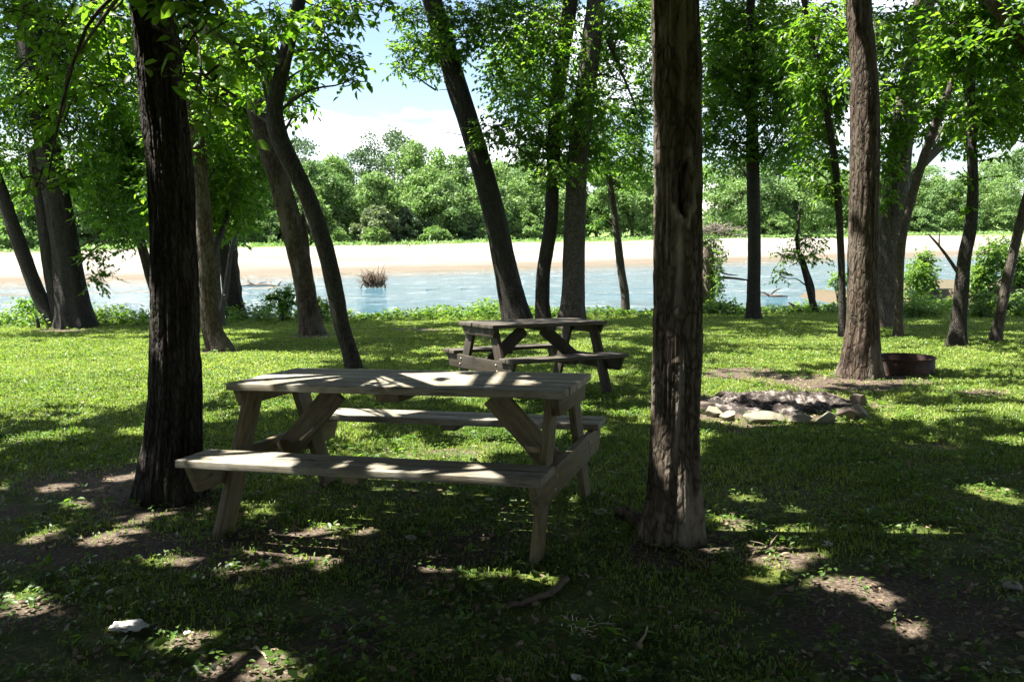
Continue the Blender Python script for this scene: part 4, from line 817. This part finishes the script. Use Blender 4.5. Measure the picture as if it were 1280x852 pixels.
m0 = np.stack([x + dx * lean * hgt * .35 - px_ * wd * .8, y + dy * lean * hgt * .35 - py_ * wd * .8, z + hgt * .6], -1); m1 = m0 + np.stack([px_ * wd * 1.6, py_ * wd * 1.6, 0 * wd], -1)
tp = np.stack([x + dx * lean * hgt, y + dy * lean * hgt, z + hgt * (1 - .35 * lean)], -1)
V = np.stack([b0, b1, m1, m0, tp], 1).reshape(-1, 3); k = np.arange(n)[:, None] * 5
var = np.clip(.52 + .7 * (fbm(x * .7, y * .7, 9, 3) - .5) + .45 * (fbm(x * 3.3, y * 3.3, 19, 2) - .5) + (.10 + .05 * sstep(3, 9, y)) * r.normal(size=n) + (.3 * da - .22) * sstep(12, 5, y), 0, 1)  # blades near the viewpoint coloured darker to deepen the foreground shade
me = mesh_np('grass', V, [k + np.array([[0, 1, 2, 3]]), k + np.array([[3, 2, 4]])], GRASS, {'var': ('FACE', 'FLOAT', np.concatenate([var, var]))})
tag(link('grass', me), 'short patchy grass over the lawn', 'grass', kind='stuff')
# low broad-leaved weeds / clover
n = 26000; x, y = scatter(n, 1.75, 22, r, 1.5); z = terrain_z(x, y); da = dirt_amt(x, y, z, .66); kp = (r.random(n) < .25 + 1.2 * (fbm(x * 1.6, y * 1.6, 15) - .4)) & (r.random(n) > .5 * da); x, y, z = x[kp], y[kp], z[kp]; n = len(x); per = 7
a = r.random((n, per)) * 6.283; sz = (.018 + .03 * r.random((n, 1)) ** 3) * (.7 + .6 * r.random((n, per))) * (1 + .02 * y[:, None])
P = np.stack([x[:, None] + .02 * r.normal(size=(n, per)), y[:, None] + .02 * r.normal(size=(n, per)), z[:, None] + .008 + .035 * r.random((n, per))], -1)
Dl = np.stack([np.cos(a), np.sin(a), .15 + .3 * r.normal(size=a.shape)], -1)
V, F = leaf_mesh(P.reshape(-1, 3), Dl.reshape(-1, 3), np.array([0, 0, 1.]) + .3 * r.normal(size=(n * per, 3)), sz.ravel(), 'ovate')
tag(link('ground_weeds', mesh_np('ground_weeds', V, F, WEED, {'var': ('FACE', 'FLOAT', np.repeat(r.random(n * per), 2))})), 'low clover and broad-leaved weeds in the grass', 'weeds', kind='stuff')
# leaf litter
n = 16000; x, y = scatter(n, 1.7, 14, r, 1.4); z = terrain_z(x, y); da = dirt_amt(x, y, z, .66); kp = r.random(n) < .18 + .6 * da; x, y, z = x[kp], y[kp], z[kp]; n = len(x); a = r.random(n) * 6.283
V, F = leaf_mesh(np.stack([x, y, z + .008 + .012 * r.random(n)], -1), np.stack([np.cos(a), np.sin(a), .25 * r.normal(size=n)], -1), np.array([0, 0, 1.]) + .5 * r.normal(size=(n, 3)), .018 + .028 * r.random(n), 'ovate')
LIT = leaf_mat('dead_leaf', (.10, .065, .035), (.34, .27, .18), (.1, .06, .02), (.2, .15, .08), .12, .7)
tag(link('leaf_litter', mesh_np('leaf_litter', V, F, LIT, {'var': ('FACE', 'FLOAT', np.repeat(r.random(n), 2))})), 'dry fallen leaves and bark bits on the bare ground', 'leaf litter', kind='stuff')
# undergrowth along the bank
n = 5200; x = r.uniform(-20, 22, n); y = 22.7 + 1.9 * r.random(n) + .5 * r.normal(size=n); z = terrain_z(x, y); cl = fbm(x * .55, 4.4, 2, 3); h = (.10 + .55 * np.clip(cl - .30, 0, 1) * 1.6) * (.5 + .7 * r.random(n)) * (1 + .5 * sstep(8, 13, x)); per = 9
kp = r.random(n) < .35 + 1.1 * (cl - .25); x, y, z, h = x[kp], y[kp], z[kp], h[kp]; n = len(x)
t = (np.arange(per) + .5)[None] / per; a = r.random((n, per)) * 6.283; az = r.random(n) * 6.283
P = np.stack([x[:, None] + (np.cos(az) * h * .4)[:, None] * t ** 2, y[:, None] + (np.sin(az) * h * .4)[:, None] * t ** 2, z[:, None] + h[:, None] * t], -1); Dl = np.stack([np.cos(a), np.sin(a), .1 + .4 * r.normal(size=a.shape)], -1)
V, F = leaf_mesh(P.reshape(-1, 3), Dl.reshape(-1, 3), np.array([0, 0, 1.]) + .5 * r.normal(size=(n * per, 3)), (.07 + .08 * r.random(n * per)), 'ovate')
tag(link('bank_undergrowth', mesh_np('bank_undergrowth', V, F, WEED, {'var': ('FACE', 'FLOAT', np.repeat(np.clip(np.repeat(.5 + .3 * r.normal(size=n), per) + .2 * r.normal(size=n * per), 0, 1), 2))})), 'leafy weeds along the top of the river bank', 'undergrowth', kind='stuff')

# ------------------------------------------------------------------ shrubs on the bank and the island
def shrub(label, x, y, rx, ry, D, leaf=.1, dens=1.0, seed=0, m=WEED, name='shrub'):
    C = A(x, y, D); s_ = D / FPX; R = np.array([rx * s_, .8 * rx * s_, ry * s_]); b = np.array([C[0], C[1], min(C[2] - R[2], gz(C[0], C[1]))])
    root = thing(name, label, 'shrub', b); rr = np.random.default_rng(seed)
    ac = Acc(); Ps = []
    nb = 9
    for q in range(nb):
        e = C + rdir(1, rr)[0] * R * rr.uniform(.35, .8); w_ = rr.uniform(.3, .6)
        if q < 7:
            Q, Rq = resample(np.array([b * 0, (e - b) * [.3, .3, .5] + .05 * rr.normal(size=3), e - b]), np.array([.022, .014, .004]), .12); V, F = tube(Q, Rq, 6); ac.add(V, *F)
        Ps.append(sprays(e, R * w_, max(6, int(rx * ry * s_ * s_ * 3.1 * .5 * dens / (leaf * leaf * .38) / 9 * 1.6)), leaf, 9, leaf * 4, seed * 31 + q))
    link('stems', ac.build('shrub_stems', BARK_LIMB, True), root)
    P, Dl, Nn, sz, va = [np.concatenate([q[k] for q in Ps]) for k in range(5)]
    V, F = leaf_mesh(P - b, Dl, Nn, sz, 'ovate'); link('foliage', mesh_np('shrub_foliage', V, F, m, {'var': ('FACE', 'FLOAT', np.repeat(va, 2))}), root); return root
shrub('dark green sapling bush at the water edge, left of the leaning snapped tree', 352, 372, 20, 24, 22.6, .09, .8, 1, LEAF)
shrub('low bush right of the foot of the leaning snapped tree', 402, 385, 12, 16, 22.8, .09, .8, 2)
shrub('bright bush on the bank between the hollow trunk and the straight dark tree', 905, 388, 28, 14, 23.0, .10, .8, 3)
shrub('bright leafy bush on the bank edge, left of the dark forked tree', 1150, 388, 26, 16, 20.6, .10, .8, 4)
shrub('lush low bush on the bank between the dark forked tree and the right-leaning tree', 1225, 384, 34, 20, 20.4, .10, .9, 5)
shrub('spreading bush on the bank at the right edge of the picture', 1275, 388, 30, 18, 20.2, .10, .8, 6)
shrub('drooping dark bush behind the massive tree at the left, over the water', 40, 380, 34, 12, 24, .09, .5, 7, LEAF)
shrub('rounded bright-green bush on the island, right of the pale-grey trunk', 1155, 335, 28, 44, 37.6, .15, 1.0, 8)
shrub('wide bright-green bush on the island soil bank behind the dark forked tree', 1232, 338, 28, 40, 37.4, .15, 1.0, 9)
shrub('large bright-green bush on the island at the right edge', 1272, 330, 34, 44, 37.8, .15, 1.0, 10)
shrub('small bush on the left tip of the island, beside the thin wavy tree', 1048, 352, 12, 15, 39.5, .15, .8, 11)

# ------------------------------------------------------------------ drift in the river
DRIFT = plain('driftwood', (.16, .13, .10), .9, .2, .5, 8, .5); DRIFTD = plain('wet_log', (.05, .04, .033), .7, .3, .4, 8, .5)
def log(label, pts, w, m, z=WZ + .0, name='driftwood_log', br=2, seed=0):
    z = z - w * .55
    rr = np.random.default_rng(seed); P = np.array([onw(x, y, z + (h[0] if h else 0)) for x, y, *h in pts]); b0 = P[0].copy(); Q, R = resample(P - b0, np.linspace(w, w * .5, len(P)), .25); ac = Acc(); V, F = tube(Q, R, 9, True, bark_disp(w, 0, .1, seed)); ac.add(V, *F)
    for q in range(br):
        a = Q[rr.integers(1, len(Q) - 1)]; d_ = nrm(np.array([rr.normal(), .4 * rr.normal(), .7])); V, F = tube(np.array([a, a + d_ * w * 3, a + d_ * w * 6 + [0, 0, -w]]), np.array([w * .5, w * .35, w * .15]), 6); ac.add(V, *F)
    return tag(link(name, ac.build(name, m, True), loc=b0), label, 'log')
log('dark half-sunk log in the river right of the straight dark tree', [(953, 370), (968, 370, .12), (984, 371, .06)], .13, DRIFTD, br=2, seed=1)
log('thin dark driftwood pole floating in midstream right of the root ball', [(533, 363), (548, 362), (566, 362)], .09, DRIFTD, br=0, seed=2)
log('short driftwood scrap floating right of the thin pole in midstream', [(576, 362), (586, 361), (594, 362)], .06, DRIFTD, br=0, seed=3)
log('pale driftwood trunk stranded on the shoal behind the snapped tree', [(303, 357, .1), (325, 356, .15), (352, 357, .05)], .14, DRIFT, br=5, seed=4)
log('tilted dead branch sticking out of the bank weeds left of the sparse sapling', [(1006, 394, 1.0), (995, 384, 1.15), (986, 380, 1.3)], .05, DRIFTD, br=0, seed=5, z=-1.6) if False else None
p = A(1006, 396, 22.8); q_ = A(986, 378, 23.2); Q, R = resample(np.array([p * 0, (q_ - p) * .5 + [0, 0, .03], q_ - p]), np.array([.07, .06, .03]), .05); V, F = tube(Q, R, 9, True, bark_disp(.06, 0, .1, 3))
tag(link('dead_branch', mesh_np('dead_branch', V, F, BARK_DARK, smooth=True), loc=p), 'tilted dead branch end sticking out of the bank weeds left of the sparse sapling', 'branch')
p = A(800, 397, 23.4); q_ = A(822, 383, 24.2); Q, R = resample(np.array([p * 0, (q_ - p) * .5 + [0, 0, .02], q_ - p]), np.array([.02, .018, .01]), .05); V, F = tube(Q, R, 7)
tag(link('dead_branch', mesh_np('dead_branch', V, F, BARK_PALE, smooth=True), loc=p), 'thin pale bare branch slanting from the bank beside the hollow trunk', 'branch')
# root ball
p = onw(466, 359, WZ); ac = Acc(); rr = np.random.default_rng(9)
for q in range(210):
    d_ = rdir(1, rr)[0]; d_[2] = abs(d_[2]) * .9; d_ = nrm(d_ + np.array([-.35, -.2, .35])); a = np.array([.15, 0, .25]) + .28 * rr.normal(size=3) * [1.2, 1, .6]; l_ = rr.uniform(.4, 1.05)
    V, F = tube(np.array([a, a + d_ * l_ * .5 + .05 * rr.normal(size=3), a + d_ * l_ + .1 * rr.normal(size=3)]), np.array([.045, .03, .01]), 4); ac.add(V, *F)
tag(link('root_ball', ac.build('root_ball', plain('root_brown', (.11, .08, .055), .9, .2, .4, 6, .5)), loc=p), 'bristling brown root ball of an uprooted tree stranded in midstream', 'root ball')

# ------------------------------------------------------------------ the far bank: trees, shrubs, house, brush
def far_crown(seed, nleaf, form, lf=.42):
    rr = np.random.default_rng(seed); nb = {'round': 44, 'tall': 48, 'wide': 54, 'bush': 34}[form]
    C = []
    for q in range(nb):
        t = (q + .5) / nb; th = q * 2.4 + rr.normal() * .4
        if form == 'tall': rad = .34 * math.sin(math.pi * min(1, .15 + .85 * t)) ** .7; zc = .14 + .80 * t
        elif form == 'wide': rad = .50 * math.sin(math.pi * min(1, .2 + .8 * t)) ** .6; zc = .16 + .74 * t
        elif form == 'bush': rad = .5 * math.sin(math.pi * (.35 + .62 * t)) ** .8; zc = .08 + .82 * t
        else: rad = .42 * math.sin(math.pi * min(1, .2 + .8 * t)) ** .7; zc = .16 + .76 * t
        C.append((rad * math.cos(th) * rr.uniform(.55, 1.1), rad * math.sin(th) * rr.uniform(.55, 1.1), zc + .04 * rr.normal(), rr.uniform(.08, .18)))
    C = np.array(C); C[:, :2] += .10 * rr.normal(size=(nb, 2)) * (rr.random((nb, 1)) < .3); w = rr.choice(nb, nleaf, p=C[:, 3] ** 2 / (C[:, 3] ** 2).sum()); u = rdir(nleaf, rr); u[:, 2] = np.where(u[:, 2] < -.35, -u[:, 2], u[:, 2])
    P = C[w, :3] + u * (C[w, 3] * (.55 + .5 * rr.random(nleaf)))[:, None] * np.array([1, 1, .8])
    return P, u, np.clip(.5 + .22 * rr.normal(size=nb)[w] + .18 * rr.normal(size=nleaf), 0, 1), rr
PROTO = {}
def far_mesh(form, tone, k, H, Wd):
    P, u, va, rr = far_crown(hash_(form, k), 8500, form); P = P * np.array([Wd, Wd, H]); n = len(P)
    Dl = rdir(n, rr) ; Nn = u + .55 * rr.normal(size=(n, 3)); sz = .50 * (.6 + .7 * rr.random(n))
    V, F = leaf_mesh(P, Dl, Nn, sz, 'diamond'); V = V.reshape(-1, 3)
    return mesh_np('far_crown', V, F, FAR[tone], {'var': ('FACE', 'FLOAT', np.repeat(va, 2))})
def hash_(f, k): return {'round': 100, 'tall': 200, 'wide': 300, 'bush': 400}[f] + k
FT = [  # centre px, top py, width px, distance behind the shore, form, tone, label
    (355, 172, 110, 70, 'wide', 'dark', 'broad blue-green tree across the river, just right of the two crossing leaning trunks'), (400, 205, 80, 50, 'round', 'mid', 'mid-green rounded tree across the river in front of the broad blue-green one'), (440, 190, 90, 66, 'wide', 'dark', 'dull green tall tree on the far skyline left of the highest treetop'),
    (489, 160, 88, 74, 'wide', 'dark', 'dark green tree whose top stands highest on the far skyline'), (470, 215, 70, 46, 'tall', 'light', 'bright yellow-green tree at the front of the far wood, left of the gap centre'), (515, 182, 70, 56, 'tall', 'light', 'tall yellow-green tree just right of the highest far treetop'), (548, 188, 70, 60, 'round', 'light', 'rounded yellow-green tree on the far skyline left of the large leaning trunk'),
    (560, 225, 70, 46, 'wide', 'mid', 'low spreading green tree at the far wood edge left of the large leaning trunk'), (585, 195, 60, 58, 'round', 'mid', 'green tree across the river partly hidden by the large leaning trunk'), (630, 200, 90, 50, 'wide', 'light', 'wide pale-green tree across the river, between the large leaning trunk and the slender trunk'), (660, 190, 60, 64, 'round', 'mid', 'green tree rising behind the wide pale-green one across the river'),
    (705, 198, 70, 54, 'tall', 'mid', 'green far tree seen between the slender and the thick grey trunk'), (745, 205, 60, 48, 'wide', 'light', 'pale-green far tree right of the thick grey trunk'), (790, 195, 70, 56, 'round', 'mid', 'green far tree left of the hollow trunk'), (810, 225, 50, 46, 'bush', 'light', 'bushy pale-green far tree close beside the hollow trunk'),
    (893, 203, 92, 47, 'wide', 'light', 'green far tree shading the pale house right of the hollow trunk'), (925, 200, 50, 52, 'round', 'pale', 'greyish pale-green far tree left of the straight dark tree'), (975, 200, 60, 54, 'round', 'dark', 'dark far tree right of the straight dark tree'), (1000, 212, 70, 47, 'wide', 'light', 'bright far tree left of the thin wavy tree'), (1040, 215, 60, 52, 'round', 'light', 'bright far tree behind the thin wavy tree'),
    (1100, 215, 60, 50, 'round', 'mid', 'green far tree behind the broad pale-grey trunk'), (1165, 212, 60, 56, 'wide', 'light', 'bright spreading far tree left of the dark forked tree'), (1190, 225, 60, 46, 'bush', 'mid', 'bushy far tree behind the dark forked tree'), (1240, 200, 70, 54, 'round', 'light', 'bright far tree between the forked tree and the right-leaning tree'), (1275, 186, 60, 56, 'tall', 'mid', 'tall far tree at the right edge'),
    (320, 190, 70, 50, 'round', 'mid', 'far tree glimpsed left of the two crossing leaning trunks'), (260, 200, 80, 50, 'wide', 'light', 'far tree glimpsed behind the curved olive-barked tree'), (130, 195, 90, 52, 'wide', 'pale', 'pale far tree seen right of the massive multi-stemmed tree'), (170, 225, 60, 47, 'round', 'light', 'bright far tree seen above the slim reddish trunk'), (20, 215, 90, 50, 'wide', 'mid', 'far tree at the left edge behind the leaning stem'), (90, 235, 60, 47, 'bush', 'mid', 'low bushy far tree beside the massive trunk')]
def far_tree(x, ytop, w, dy, form, tone, lb, k, group='trees across the river', name='tree', cat='tree', ybase=None):
    u = (x - 640) / FPX; D = 98 + dy; D = (98 + dy) / (1 - .46 * u) if abs(u) < 1 else D
    top = A(x, ytop, D); zb = gz(top[0], D); H = max(1.2, (top[2] - zb)); Wd = w * D / FPX * 1.15
    root = thing(name, lb, cat, (top[0], D, zb), group)
    link('crown', far_mesh(form, tone, k, H, Wd), root)
    V, F = tube(*resample([(0, 0, -.3), (0, 0, H * .3), (.02 * H, 0, H * .7)], [.02 * H + .05, .016 * H + .03, .03], 1.0), 8); link('trunk', mesh_np('far_trunk', V, F, BARK_GREY, smooth=True), root)
FT += [(418, 200, 70, 58, 'tall', 'light', 'yellow-green far tree between the broad blue-green tree and the highest treetop'), (535, 212, 60, 47, 'wide', 'light', 'low yellow-green far tree beneath the rounded skyline tree'), (610, 222, 60, 45, 'bush', 'mid', 'low green far tree right beside the large leaning trunk'), (680, 212, 70, 47, 'wide', 'light', 'low bright far tree behind the slender trunk'),
       (768, 212, 60, 46, 'round', 'light', 'bright far tree behind the small crooked tree'), (950, 212, 60, 47, 'wide', 'mid', 'green far tree behind the straight dark tree'), (1020, 205, 60, 58, 'tall', 'mid', 'taller green far tree just left of the thin wavy tree'), (1075, 208, 70, 54, 'wide', 'light', 'bright far tree behind the root-flared tree'), (1135, 208, 70, 56, 'round', 'light', 'bright far tree just right of the broad pale-grey trunk'), (1215, 212, 70, 50, 'wide', 'light', 'bright wide far tree close beside the dark forked tree'), (380, 222, 60, 46, 'bush', 'light', 'low bright far tree beside the slender leaning tree'), (60, 212, 80, 54, 'round', 'light', 'bright far tree behind the massive multi-stemmed tree'), (215, 215, 80, 50, 'wide', 'light', 'bright far tree behind the thick black tree')]
for k, a in enumerate(FT): far_tree(*a, k)
FS = [(470, 256, 46, 42, 'bush', 'pale', 'silvery round willow bush at the front of the far wood'), (470, 283, 22, 39, 'bush', 'light', 'small bright bush on the gravel edge below the silvery willow'), (424, 288, 16, 39.5, 'bush', 'light', 'small upright yellow bush on the far gravel left of the silvery willow'), (545, 285, 26, 40, 'bush', 'light', 'small bush in the far grass left of the large leaning trunk'),
      (610, 278, 30, 41, 'bush', 'mid', 'grey-green bush right of the large leaning trunk across the river'), (660, 268, 30, 41, 'bush', 'light', 'bright bush at the far wood edge beside the slender trunk'), (900, 284, 50, 40, 'bush', 'light', 'low wide green bush in front of the far brush pile'), (970, 265, 36, 42, 'bush', 'light', 'bright bush right of the straight dark tree on the far bank'), (1150, 262, 34, 42, 'bush', 'mid', 'green bush on the far bank left of the forked tree'), (1255, 262, 40, 42, 'bush', 'light', 'bright bush on the far bank near the right edge'),
      (300, 268, 40, 42, 'bush', 'mid', 'green bush on the far bank behind the broken trunk'), (345, 265, 40, 43, 'bush', 'mid', 'green bush on the far bank seen between the crossing trunks'), (15, 278, 40, 40, 'bush', 'light', 'bright bush on the far bank at the left edge'), (510, 262, 40, 44, 'bush', 'dark', 'dark bush at the far wood edge right of the silvery willow'), (590, 262, 40, 45, 'bush', 'dark', 'dark bush at the far wood edge behind the large leaning trunk')]
for k, a in enumerate(FS): far_tree(*a, k % 7 + 40, 'bushes on the far bank', 'shrub', 'shrub')
# the wood behind, one mass
VV, FF, va_, n0 = [], [], [], 0
rr = np.random.default_rng(4)
for k in range(64):
    x = -150 + 300 * (k + rr.random()) / 64; y = shore(x) + rr.uniform(78, 105); form = ['round', 'wide', 'tall'][k % 3]; H = rr.uniform(10, 14.5); Wd = rr.uniform(11, 16)
    P, u, va, r2 = far_crown(600 + k, 2000, form); P = P * np.array([Wd, Wd, H]) + np.array([x, y, gz(x, y) - .6]); V, F = leaf_mesh(P, rdir(2000, r2), u + .5 * r2.normal(size=(2000, 3)), .95 * (.6 + .7 * r2.random(2000)), 'diamond'); VV.append(V); FF.append(F + n0); n0 += len(V); va_.append(np.repeat(va, 2))
tag(link('far_woods', mesh_np('far_woods', np.vstack(VV), np.vstack(FF), FAR['mid'], {'var': ('FACE', 'FLOAT', np.concatenate(va_))})), 'continuous wood behind the front trees of the far bank', 'woods', kind='stuff')
# low growth under the far wood
n = 42000; x = rr.uniform(-120, 130, n); y = shore(x) + 36 + 24 * rr.random(n) ** 1.5 + 1.5 * rr.normal(size=n); z = terrain_z(x, y); hh_ = (.15 + 1.7 * np.clip(fbm(x * .16, y * .16, 3) - .38, 0, 1) * 2.2 * sstep(38, 46, y - shore(x))) * rr.random(n)
V, F = leaf_mesh(np.stack([x, y, z + hh_], -1), rdir(n, rr) * [1, 1, .5] + [0, 0, .35], np.array([0, -.3, 1.]) + .5 * rr.normal(size=(n, 3)), .55 * (.6 + .7 * rr.random(n)), 'diamond')
tag(link('far_bank_grass', mesh_np('far_bank_grass', V, F, FAR['light'], {'var': ('FACE', 'FLOAT', np.repeat(rr.random(n), 2))})), 'bright rough grass along the top of the gravel bar', 'grass', kind='stuff')
# house glimpsed through the trees
def box(acc, lo, hi):
    lo, hi = np.array(lo, float), np.array(hi, float); V = np.array([[(lo, hi)[q][0], (lo, hi)[w][1], (lo, hi)[e][2]] for q in (0, 1) for w in (0, 1) for e in (0, 1)])
    acc.add(V, np.array([[0, 1, 3, 2], [4, 6, 7, 5], [0, 4, 5, 1], [2, 3, 7, 6], [0, 2, 6, 4], [1, 5, 7, 3]]))
hp = A(895, 262, 178); hz = gz(hp[0], 178); hs = thing('house', 'pale house with a light grey roof half hidden by trees across the river', 'house', (hp[0], 178, hz))
top = A(895, 243, 178)[2] - hz
ac = Acc(); box(ac, (-5.5, 0, -.5), (5.5, 7, top)); link('wall', ac.build('house_wall', plain('house_siding', (.72, .70, .66), .8, .2, 0, 2, .08)), hs)
ac = Acc(); V = np.array([(-6.2, -.7, top - .1), (6.2, -.7, top - .1), (6.2, 3.5, top + 2.6), (-6.2, 3.5, top + 2.6), (6.2, 7.7, top - .1), (-6.2, 7.7, top - .1), (-6.2, 3.5, top + .05), (6.2, 3.5, top + .05)]); ac.add(V, np.array([[0, 1, 2, 3], [3, 2, 4, 5], [0, 6, 7, 1], [6, 5, 4, 7]]), np.array([[0, 3, 6], [3, 5, 6], [1, 7, 2], [2, 7, 4]])); link('roof', ac.build('house_roof', plain('roof_metal', (.62, .62, .63), .5, .4, 0, 3, .1)), hs)
for xx in (-3.4, 0, 3.2):
    ac = Acc(); box(ac, (xx - .55, -.04, 1.0), (xx + .55, -.004, 2.4)); w_ = link('window', ac.build('house_window', plain('window_frame', (.8, .8, .8))), hs)
    ac = Acc(); box(ac, (xx - .45, -.07, 1.1), (xx + .45, -.042, 2.3)); link('pane', ac.build('window_pane', plain('dark_glass', (.03, .04, .05), .1, .6)), w_)
# brush pile
bp_ = A(893, 283, 152); ac = Acc(); rr = np.random.default_rng(19)
for q in range(150):
    a = np.array([rr.normal() * 2.0, rr.normal() * 1.0, .3 + 1.7 * rr.random() ** 1.3]); d_ = nrm(np.array([rr.normal(), .5 * rr.normal(), .30 * rr.normal()])); l_ = rr.uniform(1, 2.6)
    V, F = tube(np.array([a - d_ * l_, a + .12 * rr.normal(size=3), a + d_ * l_ + .2 * rr.normal(size=3)]), np.array([.08, .06, .02]), 5); ac.add(V, *F)
tag(link('brush_pile', ac.build('brush_pile', plain('grey_brush', (.15, .13, .105), .9, .2, 0, 3, .4)), loc=(bp_[0], 152, gz(bp_[0], 152))), 'heap of grey dead branches at the far wood edge below the pale house', 'brush pile')
